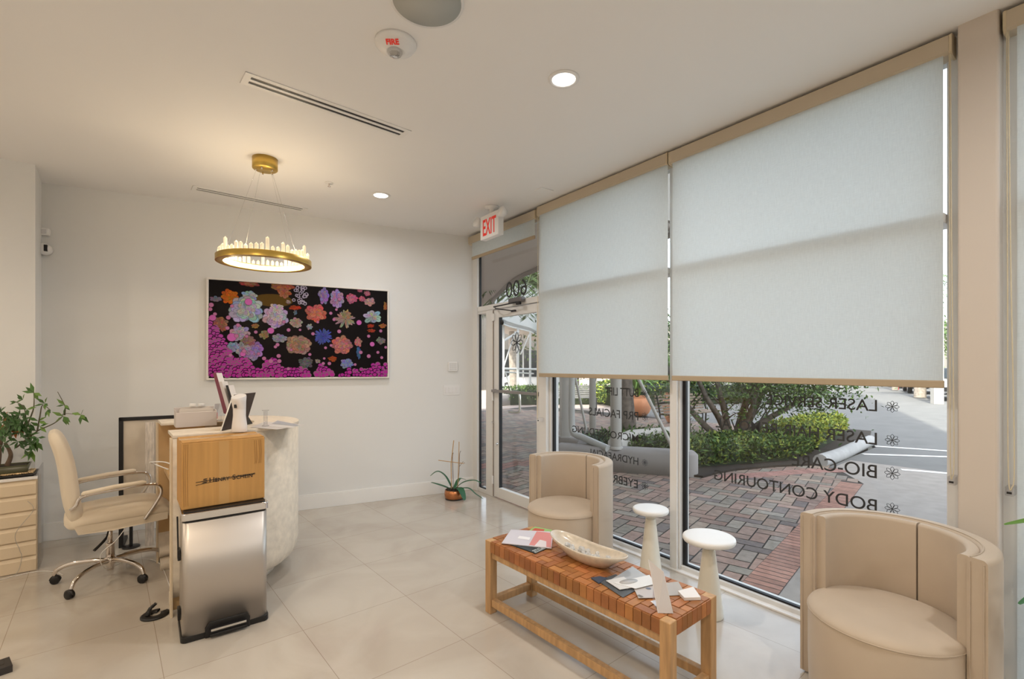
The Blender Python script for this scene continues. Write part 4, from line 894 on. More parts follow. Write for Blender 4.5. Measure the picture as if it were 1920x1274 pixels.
MB().loft(rg[:5] ).build('body', M_WHITEG, sd); MB().loft(rg[4:]).build('dispensing_head', M_WHITEG, sd)
MB().box(-.006, .006, -.052, -.034, .150, .172).build('sensor_window', M_BLK, sd, bevel=.002)
# leaning frame, dark inside with white edge
A = onz(414, 809, DZ); B = onz(459, 799, DZ); topv = atd(437, 741, (A - Vector((0, 0, CH))).dot(Vector((FW[0], FW[1], 0))) + .16) - A
lf_ = thing('leaning_frame', 'dark tilted picture frame with pale edge behind the dispenser', 'picture frame', A)
a_, b2_ = Vector((0, 0, .001)), B - A; U_ = b2_.normalized(); V_ = topv.normalized(); hgt_, wdt_ = topv.length, b2_.length
MB().slab([a_, a_ + b2_, a_ + b2_ + topv, a_ + topv], .006).build('dark_face', mat('dark_brown_glass', (.035, .018, .014), .12), lf_)
MB().tube([a_ + b2_ + topv * .0, a_ + b2_ + topv, a_ + topv, a_], .0045, 6).build('frame_edge', M_FRAMEW, lf_)
MB().slab([a_ + topv * .6 + b2_ * .3, a_ + topv * .6 + b2_ * .6, a_ + b2_ * 1.0 + Vector((.07, .10, 0)), a_ + b2_ * .7 + Vector((.07, .10, 0))], .004).build('easel_leg', M_BLK, lf_)
# booklets in a clear rack
DR = 3.62; rb = onz(417, 790, DZ)
rk = thing('brochure_rack', 'clear acrylic brochure rack at the back of the counter', 'brochure rack', rb, YAW * -1)
MB().box(-.04, .05, -.03, .05, 0, .004).box(-.04, -.036, -.03, .05, 0, .13).box(.046, .05, -.03, .05, 0, .09).box(-.04, .05, .047, .05, 0, .12).build('rack_body', M_CLEAR, rk)
for lab, x0, ty, bx, by, wd, c in (('maroon patterned booklet sticking up from the rack, tallest of them', 399, 700, 414, 756, 8, (.22, .06, .09)), ('white booklet in the rack behind the maroon one', 410, 716, 424, 764, 7, (.66, .62, .62)), ('black booklet with white edge in the rack, right of the white one', 423, 723, 432, 756, 6, (.03, .03, .035))):
    t_ = thing('booklet', lab, 'booklet', rb + Vector((0, 0, .006)), 0, 'booklets in the counter rack'); k_ = rb + Vector((0, 0, .006))
    q = [atd(bx, by, DR), atd(bx + wd, by + 2, DR), atd(x0 + wd * .8, ty, DR), atd(x0, ty, DR)]
    q[0] -= (q[3] - q[0]) * .35; q[1] -= (q[2] - q[1]) * .35
    dv = Vector((FW[0], FW[1], 0)) * .07
    vs = [p - k_ for p in q] + [p - k_ + dv for p in q]
    MB().add(vs, [[0, 1, 2, 3], [7, 6, 5, 4], [0, 4, 5, 1], [1, 5, 6, 2], [2, 6, 7, 3], [3, 7, 4, 0]], None, c).build('pages', M_PAPER, t_, bevel=.001)
    MB().slab([vs[1] + Vector((.0005, -.0005, 0)), vs[5] + Vector((.0005, -.0005, 0)), vs[6], vs[2]], .001, col=(.72, .68, .66)).build('back_cover', M_PAPER, t_)
p_ = onz(397, 786, DZ); tag(MB().box(0, .035, 0, .02, 0, .048).build('red_card_pack', mat('pack_red', (.55, .02, .02), .4), loc=p_, rot=(0, 0, R_(-35)), bevel=.002), 'small red pack on the counter behind the file box', 'card pack')
wp = MB()
for k in range(5): wp.tube([(rnd.uniform(-.03, .03), rnd.uniform(-.01, .01), .006), (rnd.uniform(-.04, .04), rnd.uniform(-.01, .01), .02), (rnd.uniform(-.04, .04), rnd.uniform(-.01, .01), .008)], .006, 6)
# loose papers and clear stand
pz = DZ
for lab, q, c in (('white paper sheets spread over the counter ledge', [(470, 802), (520, 806), (572, 797), (497, 791)], (.66, .64, .62)), ('top white sheet hanging over the right edge of the counter', [(490, 799), (548, 803), (563, 796), (515, 792)], (.72, .71, .70)), ('blue-grey leaflet on the counter near the clear stand', [(510, 795), (556, 800), (560, 797), (520, 789)], (.42, .45, .50))):
    pz += .0018; sheet('paper_sheet', lab, 'paper', q, pz, .0012, c)
ps = thing('clear_pen_stand', 'small clear tube stand on the papers', 'stand', onz(498, 799, pz + .002))
MB().lathe([(0, 0), (.022, 0), (.022, .004), (.012, .006), (.012, .10), (.022, .104), (.022, .107), (0, .107)], 20).build('tube', M_CLEAR, ps)
for nm, lab, px_, py_, z_, hh in (('white_charger', 'small white plug adapter on top of the file box', 372, 766, DZ + .13, .02), ('white_charger', 'second small white plug adapter right of the first on the file box', 386, 767, DZ + .13, .018)):
    pp = Vector(fb.location) + Vector((.10 + (.05 if px_ > 380 else 0), .06, .134)); tag(MB().box(-.017, .017, -.012, .012, 0, hh).box(-.008, .010, -.014, -.010, .004, .012).build(nm, M_WHITE, loc=pp, rot=(0, 0, .4 if px_ > 380 else -.3), bevel=.004), lab, 'adapter')
# cable bundle hanging from the desk
cbn = thing('cable_bundle', 'dark cable bundle hanging inside the desk opening', 'cable', (.335, 3.62, 0))
MB().tube(bez([(-.005, 0, .80), (-.012, .01, .74), (-.02, .0, .66), (0, .02, .58)], 6), [.004] * 6 + [.010] * 9 + [.005] * 4, 8).build('black_cable', M_BLK, cbn)
MB().tube(bez([(.0, .01, .80), (-.015, .02, .70), (-.008, .01, .60)], 6), .006, 8).build('orange_cable', mat('cable_rust', (.42, .11, .04), .5), cbn)
tag(MB().tube(bez([(.335, 3.56, .88), (.28, 3.70, .90), (.22, 3.95, .87), (.25, 4.1, .83), (.32, 4.0, .80)], 8), .004, 6).build('looped_cable', M_WHITE), 'white cable looping inside the desk opening', 'cord')

# ---------------- black framed panel with boards behind the desk
bf = thing('framed_panel', 'black metal framed panel with pale boards behind the desk', 'panel frame', (.075, 5.12, 0), R_(-8))
FWD, FH = .46, 1.075
for b in ((0, .03, 0, FH), (FWD - .03, FWD, 0, FH), (0, FWD, FH - .028, FH), (0, FWD, .18, .215)): MB().box(b[0], b[1], 0, .035, b[2], b[3]).build('frame_bar', M_BLKM, bf, bevel=.002)
MB().box(.03, FWD - .03, .012, .024, .30, FH - .028).build('beige_board', mat('board_beige', (.62, .55, .46), .7, var=.06), bf)
MB().box(0, .03, .03, .26, 0, .03).build('rear_foot', M_BLKM, bf)
tag(MB().box(0, .060, 0, .03, 0, 1.03).build('white_plank', mat('aged_white_wood', (.62, .56, .50), .8, var=.25, vscale=12, stretch=(6, 6, 1)), loc=(.245, 5.035, 0), rot=(0, 0, R_(-8)), bevel=.002), 'worn white wooden plank standing in front of the black framed panel', 'plank')
bk = thing('black_canister', 'short black canister on the low bar of the framed panel', 'canister', (.155, 5.09, 0))
MB().lathe([(0, .22), (.05, .22), (.055, .23), (.055, .37), (.048, .38), (0, .38)], 24).build('body', M_BLK, bk)
MB().tube([(0, 0, 0), (0, 0, .22)], .012, 8).lathe([(0, 0), (.06, 0), (.06, .01), (0, .01)], 24).build('stand', M_BLK, bk)

# ---------------- office chair, facing the desk (+x)
oc2 = thing('office_chair', 'cream slipcovered office chair with chrome arms and star base', 'office chair', (.02, 4.46, 0), R_(4))
def sup(w_, t_, c, tang, side, n=24, e=.55):
    nn = Vector(tang).cross(Vector(side)).normalized(); out = []
    for i in range(n):
        a = 2 * math.pi * i / n; ca, sa = math.cos(a), math.sin(a)
        out.append(Vector(c) + Vector(side) * w_ * (abs(ca) ** e) * (1 if ca >= 0 else -1) + nn * t_ * (abs(sa) ** e) * (1 if sa >= 0 else -1))
    return out
rings = []
sp_ = [(-.24, .462, .10, .025), (-.225, .466, .20, .045), (-.19, .470, .245, .055), (-.05, .478, .25, .058), (.15, .482, .25, .058), (.25, .474, .245, .055), (.31, .457, .235, .048), (.345, .435, .20, .036), (.352, .425, .12, .016)]
for x, z, w_, t_ in sp_: rings.append(sup(w_, t_, (x, 0, z), (1, 0, -.1), (0, 1, 0)))
MB().loft(rings).build('seat', M_SLIP, oc2, sub=1)
rings = []
bp_ = [(-.13, .425, .10, .02, (-.5, 0, .5)), (-.165, .44, .20, .036, (-.6, 0, .8)), (-.195, .52, .235, .045, (-.2, 0, 1)), (-.212, .64, .24, .048, (-.08, 0, 1)), (-.222, .78, .24, .047, (-.1, 0, 1)), (-.245, .92, .235, .045, (-.22, 0, 1)), (-.275, 1.01, .225, .042, (-.35, 0, 1)), (-.292, 1.05, .20, .034, (-.45, 0, 1)), (-.298, 1.065, .12, .016, (-.45, 0, 1))]
for x, z, w_, t_, tg in bp_: rings.append(sup(w_, t_, (x, 0, z), tg, (0, 1, 0)))
MB().loft(rings).build('backrest', M_SLIP, oc2, sub=1)
for yy in (-.252, .252): sk_ = MB(); sk_.add([(-.20, yy, .46), (.30, yy * .97, .455), (.30, yy * .95, .405), (-.0, yy * 1.0, .395), (-.18, yy, .405)], [[0, 1, 2, 3, 4]]); sk_.build('cover_skirt', M_SLIP, oc2)
for sg in (-1, 1):
    y = sg * .262
    arm = bez([(-.215, y * .94, .575), (-.19, y, .60), (-.15, y, .655), (.05, y, .672), (.18, y, .675), (.245, y, .655), (.258, y, .60), (.225, y, .53), (.165, y * .98, .435)], 8)
    MB().tube(arm, .011, 10).build('arm_rail', M_CHROME, oc2)
    rings = [sup(a_, b_, (x, y, z), (1, 0, .05), (0, 1, 0), 16) for x, z, a_, b_ in ((-.165, .668, .012, .006), (-.155, .672, .021, .012), (.0, .688, .023, .014), (.155, .694, .023, .013), (.172, .693, .015, .007))]
    MB().loft(rings).build('arm_pad', M_SLIP, oc2)
    MB().lathe([(0, 0), (.009, 0), (.009, .006), (0, .007)], 12, M=T((.165, y * .99, .445)) @ Matrix.Rotation(R_(-90 * sg), 4, 'X')).build('arm_bolt', M_CHROME, oc2)
MB().box(-.14, .16, -.07, .07, .395, .42).box(-.10, .12, -.05, .05, .375, .40).build('tilt_mechanism', M_BLK, oc2, bevel=.006)
MB().tube(bez([(.0, -.05, .385), (-.02, -.14, .37), (-.04, -.19, .33), (-.10, -.25, .285)], 5), [.005] * 10 + [.009] * 6, 8).build('height_lever', M_BLK, oc2)
MB().lathe([(0, .23), (.014, .23), (.014, .38), (0, .38)], 20).lathe([(0, .10), (.026, .10), (.026, .235), (.029, .24), (.029, .247), (0, .247)], 24).build('gas_lift', M_CHROME, oc2)
MB().lathe([(0, .055), (.020, .055), (.022, .09), (.034, .10), (.036, .14), (.03, .15), (0, .15)], 24).build('hub', M_CHROME, oc2)
for k in range(5):
    a = R_(-60 + 72 * k); ca, sa = math.cos(a), math.sin(a)
    arm = MB(); pts = bez([(.02 * ca, .02 * sa, .125), (.12 * ca, .12 * sa, .135), (.23 * ca, .23 * sa, .125), (.295 * ca, .295 * sa, .098), (.318 * ca, .318 * sa, .060)], 6)
    arm.tube(pts, [.018 - .006 * i / (len(pts) - 1) for i in range(len(pts))], 10); arm.build('base_arm', M_CHROME, oc2)
    cst = MB(); b = a + R_([20, 60, -35, 10, 80][k]); cb_, sb_ = math.cos(b), math.sin(b)
    Mx = T((.320 * ca, .320 * sa, 0)) @ RZ(b)
    for yy in (-.017, .005): cst.lathe([(0, 0), (.022, 0), (.027, .003), (.027, .009), (.022, .012), (0, .012)], 20, M=Mx @ T((-.010, yy, .027)) @ Matrix.Rotation(R_(-90), 4, 'X'))
    cst.lathe([(.0, -.012), (.031, -.010), (.031, .010), (0, .012)], 14, M=Mx @ T((-.010, 0, .029)) @ Matrix.Rotation(R_(-90), 4, 'X'), a0=math.pi, a1=2 * math.pi); cst.build('caster', M_BLK, oc2)
tag(MB().tube(bez([(.12, 4.25, .42), (.05, 4.2, .33), (-.03, 4.2, .25), (.0, 4.35, .10), (.14, 4.75, .005), (.30, 4.55, .004), (.33, 3.9, .004)], 8), .0028, 5).build('trailing_cable', M_WHITE), 'thin pale cable trailing from the office chair to the desk', 'cord')

# ---------------- black puck stand, small floor box
pk = thing('round_stand', 'black round stand with a short stem on the floor beside the bin', 'stand', (.222, 3.60, 0), R_(-10))
MB().lathe([(.030, 0), (.072, 0), (.072, .008), (.066, .013), (.030, .013), (.030, 0)], 36, a0=R_(75), a1=R_(390)).build('ring_base', M_BLK, pk)
MB().tube(bez([(-.035, -.005, .012), (-.030, .0, .03), (-.022, .004, .048), (-.008, .01, .062)], 4), [.014] * 5 + [.011] * 4 + [.008] * 4, 10).tube([(-.016, .01, .05), (.004, .014, .068)], .009, 10).build('stem', M_BLK, pk)
q_ = onz(0, 1262); tag(MB().box(-.10, .035, -.06, .05, 0, .035).box(-.03, .01, -.02, .02, .035, .037).build('floor_box', mat('charcoal_plastic', (.035, .03, .028), .5), loc=(q_.x + .0, q_.y + .02, 0), rot=(0, 0, R_(12)), bevel=.004), 'dark grey plastic box at the lower left corner of the floor', 'box')

# ---------------- drawer cabinet with bonsai
cab = thing('drawer_cabinet', 'pale drawer cabinet against the left pier', 'cabinet', (-.392, 4.965, 0))
CT = .69
MB().box(-1.1, 0, .012, .295, 0, CT - .02).build('carcass', M_CABIN, cab)
MB().box(-1.1, .004, -.004, .295, CT - .02, CT).build('top_panel', M_WHITE, cab, bevel=.003)
zs = [.0, .115, .225, .335, .445, .56, .665]
for i in range(6):
    z0_, z1_ = zs[i], zs[i + 1]
    dr = MB(); P_ = [(-.004, z0_ + .004), (-.004, z1_ - .030), (.008, z1_ - .006), (.02, z1_ - .006), (.02, z0_ + .004)]
    dr.add([(x, y, z) for x in (-1.1, -.004) for y, z in P_], [[0, 1, 2, 3, 4], [9, 8, 7, 6, 5]] + [[j, 5 + j, 5 + (j + 1) % 5, (j + 1) % 5] for j in range(5)]); dr.build('drawer', M_CABIN, cab, bevel=.0015)
MB().box(.006, .012, -.02, .30, 0, CT + .055).build('acrylic_side', M_CLEAR, cab)
tag(MB().tube(bez([(-.44, 4.945, .52), (-.41, 4.935, .45), (-.50, 4.935, .30), (-.48, 4.935, .18), (-.47, 4.935, .12), (-.50, 4.92, .01), (-.62, 4.85, .004), (-.8, 4.6, .004)], 8), .0018, 5).build('thin_cable', mat('cable_grey', (.45, .42, .38), .5)), 'thin grey cable hanging down the cabinet drawers', 'cord')
tag(MB().tube(bez([(-.75, 4.82, .003), (-.55, 4.90, .003), (-.40, 4.92, .003), (-.30, 4.84, .003), (-.24, 4.72, .003)], 8), .0022, 5).build('floor_cable', M_WHITE), 'thin white cable lying on the floor by the cabinet', 'cord')
pl = thing('bonsai_plant', 'green leafy bonsai in a low dark tray pot on the cabinet', 'plant', (-.56, 5.09, CT))
MB().box(-.20, .15, -.10, .10, .0, .008).box(-.21, .16, -.11, .11, .008, .02).build('tray', M_BLK, pl, bevel=.004)
pb = MB()
for k in range(150):
    a = rnd.choice([0, 1, 2, 3]); x = rnd.uniform(-.19, .14); y = rnd.uniform(-.095, -.075) if a < 3 else rnd.uniform(-.09, .09)
    if a == 3: x = rnd.uniform(.115, .145)
    pb.lathe([(0, -.006), (.006, -.004), (.008, 0), (.006, .004), (0, .006)], 6, M=T((x, y, .026)) @ RZ(rnd.uniform(0, 3)), col=jit((.62, .45, .25), .35), sx=1, sy=.7)
pb.build('pebbles', M_PAPER, pl)
pt = MB(); ra = [Vector((x, y, .02)) for x, y in rrect(.135, .062, .01, 3, -.03, 0)]; rb_ = [Vector((x, y, .085)) for x, y in rrect(.155, .078, .01, 3, -.03, 0)]
pt.loft([ra, rb_, [Vector((x, y, .085)) for x, y in rrect(.147, .070, .01, 3, -.03, 0)], [Vector((x, y, .072)) for x, y in rrect(.14, .065, .01, 3, -.03, 0)]]); pt.build('pot', mat('green_brown_glaze', (.07, .07, .035), .25), pl)
MB().box(-.16, .10, -.06, .06, .07, .078).build('soil', M_SOIL, pl)
tk = MB()
for pts, r_ in [([(-.09, 0, .07), (-.07, 0, .16), (-.04, 0, .24), (-.03, 0, .30)], .028), ([(-.05, .01, .08), (-.04, 0, .2), (-.06, 0, .3)], .018), ([(.0, 0, .08), (.02, 0, .16), (-.01, 0, .25)], .016), ([(-.06, 0, .2), (-.12, -.02, .27), (-.2, 0, .33)], .012)]:
    P = bez(pts, 5); tk.tube(P, [r_ * (1 - .5 * i / len(P)) for i in range(len(P))], 8)
tk.build('trunk', M_STEM, pl)
def rel(px, py, D=3.52): return atd(px, py, D) - Vector(pl.location)
br_ = MB(); lv = MB()
brs = [[(30, 840), (66, 812), (75, 806), (100, 795), (115, 784), (121, 776), (152, 779)], [(50, 800), (62, 770), (64, 750), (63, 735)], [(45, 810), (48, 780), (43, 762), (25, 752)], [(121, 779), (122, 768), (121, 760), (108, 735)], [(70, 808), (75, 780), (80, 760), (95, 770)]]
for b in brs:
    P = bez([rel(x, y) for x, y in b], 4); br_.tube(P, [.0055 - .004 * i / len(P) for i in range(len(P))], 6)
br_.build('branch', mat('twig_dark', (.10, .09, .05), .7), pl)
GA, GB = (.06, .14, .03), (.12, .22, .045)
def spray(px, py, angs, L, D=3.52, c=None):
    for a in angs:
        d = (R2 * math.cos(R_(a)) + Vector((0, 0, 1)) * math.sin(R_(a)) + F2 * rnd.uniform(-.6, .15)); lv.leaf(rel(px, py, D), d, L * rnd.uniform(.85, 1.15), L * .36, jit(c or (GA if rnd.random() < .5 else GB), .25), n=-F2 + Vector((0, 0, .8)))
spray(119, 781, (-60, -75, -35, 60, 145, 215), .075); spray(152, 778, (-50, -30, -70, 170, 40), .075); spray(121, 760, (-25, 190, 125, -40), .06)
spray(64, 737, (170, 115, -60, -20, 150), .075); spray(84, 757, (200, -20, -60, 130, 60), .06); spray(90, 768, (-30, -70, -100), .06)
spray(43, 750, (160, 120, 200, 60), .055); spray(50, 768, (170, -40, 150, 10), .08); spray(30, 755, (170, 200), .05); spray(75, 800, (-40, 150, 20), .07); spray(72, 790, (150, 30, -20), .07)
for k in range(60):
    px = rnd.gauss(28, 20); py = rnd.gauss(800, 19)
    if px > 75: continue
    a0 = rnd.uniform(0, 360); spray(px, py, [a0 + q * 62 for q in range(4)], .062, 3.51 + rnd.uniform(-.1, .05), jit((.045, .11, .03), .3) if rnd.random() < .965 else (.35, .12, .03))
spray(68, 828, (-60, -90, 250, 200), .09); spray(60, 845, (-100, -80, 230), .085)
lv.build('foliage', M_LEAF, pl)

# ---------------- potted plant whose leaf tips reach in at the right edge
rp = thing('potted_dracaena', 'green strap leaves of a plant reaching in at the right edge', 'plant', (2.62, -.17, 0))
MB().lathe([(0, 0), (.11, 0), (.15, .30), (.14, .31), (.13, .29), (0, .28)], 32).build('pot', M_WHITE, rp)
MB().tube([(0, 0, .28), (.01, 0, .7), (0, 0, .95)], .018, 8).build('stem', M_BAMB, rp)
O_ = Vector((2.62, -.17, 0))
tips = [atd(1884, 985, 1.62) - O_, atd(1911, 1134, 1.60) - O_]
for k, tp in enumerate(tips):
    l_ = MB(); s_ = Vector((0, 0, .93 - .1 * k)); strap_leaf(l_, [s_, (s_ + tp) / 2 + Vector((0, 0, .10 - .03 * k)), tp + (s_ - tp) * .2 + Vector((0, 0, .03)), tp], .04, (.09, .20, .03) if k == 0 else (.04, .13, .05), 10); l_.build('leaf', M_LEAF, rp)
for k in range(10):
    a = R_(-150 + 21 * k); l_ = MB(); tp = Vector((.35 * math.cos(a), .35 * math.sin(a), .80 + .15 * (k % 3))); s_ = Vector((0, 0, .93)); 
    if (O_ + tp).y > .02 : continue
    strap_leaf(l_, [s_, (s_ + tp) / 2 + Vector((0, 0, .12)), tp], .045, jit((.05, .15, .05), .2), 8); l_.build('leaf', M_LEAF, rp)

# ================================================================== OUTSIDE
GZ = -.02
def g(px, py, z=GZ): return onz(px, py, z)
# unseen building mass with an added tower, shaped to shade plaza and road
MBX = MB(); MBX.box(-14, 9.6, -9, .0, CZ + .13, 6.3); MBX.box(2.1, 7.1, -12, -.5, 6.3, 36); struct(MBX.build('building_shade_mass', M_STUCL, mtx=WM))
# arcade canopy with curved edge over the entrance
ce = [g(915, 575, 3.12), g(925, 560, 3.12), g(940, 545, 3.12), g(960, 527, 3.12), g(980, 514, 3.12), g(1005, 503, 3.12)]
poly = [W(1.5, .11), W(-7.0, .11), Vector((9.6, 13.5, 0))] + [Vector((p.x, p.y, 0)) for p in ce] + [Vector((5.15, 5.0, 0)), W(1.5, 1.9)]
struct(MB().prism([(p.x, p.y) for p in poly], 3.12, 3.22).build('arcade_soffit', mat('soffit_beige', (.72, .64, .57), .85)), 'beige soffit with curved edge over the entrance')
edge = [Vector((9.6, 13.5, 0))] + ce + [Vector((5.15, 5.0, 0)), W(1.5, 1.9), W(1.5, .2)]
ed = MB(); ep = bez([Vector((p.x, p.y, 3.10)) for p in edge], 4)
ed.tube(ep, .045, 6); struct(ed.build('soffit_moulding', mat('moulding_taupe', (.30, .25, .22), .8)))
fs_ = MB()
for a, b in zip(ep, ep[1:]):
    if (b - a).length > 1e-4:
        d = (b - a).normalized(); n_ = Vector((-d.y, d.x, 0)) * -1
        fs_.slab([a + Vector((0, 0, .02)), b + Vector((0, 0, .02)), b + Vector((0, 0, .9)), a + Vector((0, 0, .9))], .08, up=-n_)
struct(fs_.build('arcade_fascia', M_STUCL))
tag(MB().box(-.5, .5, -.05, .05, -.05, 0).build('soffit_light', M_WHITE, loc=g(952, 541, 3.119) + Vector((-.9, .3, 0)), rot=(0, 0, R_(60)), bevel=.01), 'long white light fitting under the arcade soffit', 'light')
# paving: joint base and individual pavers as one paved surface
RB1 = [g(1377, 1103), g(1480, 975), g(1560, 922), g(1580, 900)]
far_r = [Vector((7.44, 2.07, GZ)), Vector((8.35, 2.5, GZ))]
base = [W(-8, .02), W(3.28, .02), Vector((7.5, 1.95, 0)), Vector((9.4, 2.6, 0)), Vector((30, 12, 0)), Vector((30, 26, 0)), Vector((4, 26, 0))]
struct(MB().prism([(p.x, p.y) for p in base], -.12, GZ - .004).build('plaza_base', M_SAND))
def band_side(x, y):      # which side of the red band: >0 plaza
    return y - (1.53 + (x - 3.25) * .128)
def inside_plaza(x, y):
    if band_side(x, y) < -.10: return False
    if x > 7.6 and y < 2.1 + (x - 7.6) * .55: return False
    if (Vector((x, y, 0)) - WC).dot(WN) < .10: return False
    return True
pv = MB(); pw_, pl_ = .130, .260; ang_ = R_(12); ca, sa = math.cos(ang_), math.sin(ang_)
pc = [(.25, .175, .14), (.29, .21, .165), (.22, .185, .155), (.31, .235, .18), (.16, .13, .12), (.27, .18, .145), (.24, .21, .17), (.29, .19, .15)]
def paver(cx_, cy_, lx, ly):
    X_, Y_ = cx_ * ca - cy_ * sa + 3.2, cx_ * sa + cy_ * ca + 1.4
    if not inside_plaza(X_, Y_): return
    if X_ > 12.5 or Y_ > 13.5: return
    c = jit(rnd.choice(pc), .16)
    if 7.2 < Y_ + X_ * .35 < 7.6 + .0: c = jit((.30, .14, .11), .12)
    hx_, hy_ = lx / 2 - .006, ly / 2 - .006
    q = [((cx_ + a) * ca - (cy_ + b) * sa + 3.2, (cx_ + a) * sa + (cy_ + b) * ca + 1.4, GZ) for a, b in ((-hx_, -hy_), (hx_, -hy_), (hx_, hy_), (-hx_, hy_))]
    pv.add(q, [[0, 1, 2, 3]], None, c)
N_ = 78
for i in range(-20, N_):
    for j in range(-30, N_ + 20):
        k = (i - j) % 4
        # 90 degree herringbone on a grid of half paver cells
        if k == 0: paver((i + 1) * pw_, (j + .5) * pw_, pl_, pw_)
        elif k == 3: paver((i + .5) * pw_, (j + 1) * pw_, pw_, pl_)
# soldier course along the walk and along the shopfront
def course(a, b, wdt_, n_out, c=(.33, .17, .125), step=.135):
    a, b = Vector(a), Vector(b); d = (b - a); L = d.length; d.normalize(); nn = Vector((-d.y, d.x, 0)) * n_out; m = int(L / step)
    for i in range(m):
        p = a + d * ((i + .0) * step + .005); q = a + d * ((i + 1) * step - .005); p.z = q.z = GZ + .0015
        pv.add([p, q, q + nn * wdt_, p + nn * wdt_], [[0, 1, 2, 3]], None, jit(c, .16))
course((3.12, 1.28, 0), (7.5, 1.86, 0), .235, 1, step=.075)
pv.add([(3.12, 1.275, GZ + .0007), (7.5, 1.855, GZ + .0007), (7.5, 2.10, GZ + .0007), (3.12, 1.52, GZ + .0007)], [[0, 1, 2, 3]], None, (.05, .035, .03))
course(W(3.25, .115), W(-.5, .115), .23, 1, (.34, .17, .12), step=.15)
course((6.45, 3.32, 0), (7.9, 2.68, 0), .25, -1, (.33, .17, .14), step=.13); course((7.9, 2.68, 0), (8.4, 2.3, 0), .25, -1, (.33, .17, .14), step=.13)
struct(pv.build('plaza_paving', M_BRICK, recalc=False), 'herringbone brick paving outside the shop windows')
wk = [W(3.2, .02), W(12, .02), Vector((9.2, -9, 0)), Vector((9.2, 2.45, 0)), Vector((8.4, 2.45, 0)), Vector((7.5, 1.86, 0)), Vector((3.12, 1.275, 0))]
struct(MB().prism([(p.x, p.y) for p in wk], -.12, GZ - .001).build('concrete_walk', M_CONC), 'grey concrete walk right of the brick paving')
rd = [(8.3, -30), (90, -30), (90, 60), (12.5, 60), (12.5, 3.0), (11.1, 2.55), (8.3, 2.5)]
struct(MB().prism(rd, -.14, GZ - .003).build('asphalt_road', M_ASPH), 'grey asphalt street')
struct(MB().prism([(12.6, 9.5), (60, 30), (60, 60), (4, 60), (4, 13.4), (12.6, 13.4)], -.14, GZ + .0015).build('far_paving', mat('far_pavers', (.40, .32, .28), .9, var=.08, vscale=3)))
for a, b in (((10.95, 2.50), (11.38, 1.4)), ((10.15, 2.5), (10.62, 1.2)), ((8.95, 2.4), (9.05, .9))):
    pass
mk_ = MB()
def strip(a, b, w_): 
    a = Vector(a); b = Vector(b); d = (b - a).normalized(); n_ = Vector((-d.y, d.x, 0)) * w_ / 2; mk_.slab([a - n_, b - n_, b + n_, a + n_], .002, up=(0, 0, 1))
for pa, pb2 in (((1640, 837), (1790, 847)), ((1618, 852), (1790, 857.5)), ((1690, 881), (1790, 889))):
    a, b = g(*pa, GZ + .001), g(*pb2, GZ + .001); e_ = a + (b - a) * 3.0; strip(a, e_, .11)
o = mk_.build('parking_lines', M_LINE); struct(o, 'white parking lines painted on the asphalt')
# curb around the bed
cu_ = MB(); P = bez([(6.6, 3.75, 0), (7.3, 3.3, 0), (7.75, 2.98, 0), (8.30, 2.62, 0), (8.75, 2.52, 0), (11.0, 2.68, 0), (11.3, 2.9, 0), (11.3, 4.0, 0)], 6)
kerb = bez([g(1538, 873), g(1575, 860), g(1612, 842), g(1632, 833)], 4)
for i, p in enumerate(kerb): p.z = .045
cu_.tube(kerb, .105, 12); struct(cu_.build('kerb', mat('kerb_concrete', (.36, .35, .34), .9, var=.1, bump=.2)), 'rounded concrete kerb of the planting bed')
bed = [(6.20, 3.35), (6.6, 3.35), (7.0, 3.28), (7.72, 3.0), (8.25, 2.70), (11.0, 2.66), (13.5, 3.2), (13.5, 5.0), (9.9, 5.4), (7.6, 5.9), (6.2, 5.6), (5.6, 4.9)]
struct(MB().prism(bed, -.1, .01).build('planting_bed', M_SOIL), 'dark mulch planting bed')
# planter wall with rounded ends
def wallpath(pts, n=10): return bez(pts, n)
pwm = MB(); P = [Vector((6.05, 3.62, 0)), Vector((5.42, 4.62, 0)), Vector((5.18, 5.05, 0))]
wall_h = .315
def wall(mb, P, t, h):
    ring = []
    for i, p in enumerate(P):
        d = (P[min(i + 1, len(P) - 1)] - P[max(i - 1, 0)]).normalized(); n_ = Vector((-d.y, d.x, 0)) * t / 2
        ring.append([p - n_ + Vector((0, 0, GZ)), p - n_ + Vector((0, 0, h - .05)), p - n_ * .7 + Vector((0, 0, h)), p + n_ * .7 + Vector((0, 0, h)), p + n_ + Vector((0, 0, h - .05)), p + n_ + Vector((0, 0, GZ))])
    mb.loft(ring)
wp_ = [Vector((6.21, 3.62, 0)), Vector((5.95, 4.05, 0)), Vector((5.52, 4.75, 0)), Vector((5.30, 5.2, 0))]
wall(pwm, wp_, .34, wall_h); pwm.lathe([(.17, GZ), (.17, wall_h - .05), (.12, wall_h), (0, wall_h)], 24, M=T((6.21, 3.62, 0)))
tag(pwm.build('planter_wall', M_STUC), 'low grey stucco planter wall with rounded end outside the windows', 'planter wall')
pw2 = MB(); wall(pw2, [Vector((5.9, 4.6, 0)), Vector((6.9, 5.0, 0)), Vector((8.1, 4.75, 0))], .22, .40); tag(pw2.build('planter_wall', M_STUCL), 'pale inner planter wall sloping back behind the round column', 'planter wall')
pw3 = MB(); a = g(1036, 862); b = g(1100, 885); wall(pw3, [atd(1030, 0, 8.0) * 1, atd(1075, 0, 7.2) * 1], .3, .30) if False else wall(pw3, [Vector((*atd(1046, 0, 8.0).xy, 0)), Vector((*atd(1092, 0, 7.7).xy, 0))], .3, .34)
tag(pw3.build('planter_wall', M_STUC), 'short grey planter wall carrying the square post', 'planter wall')
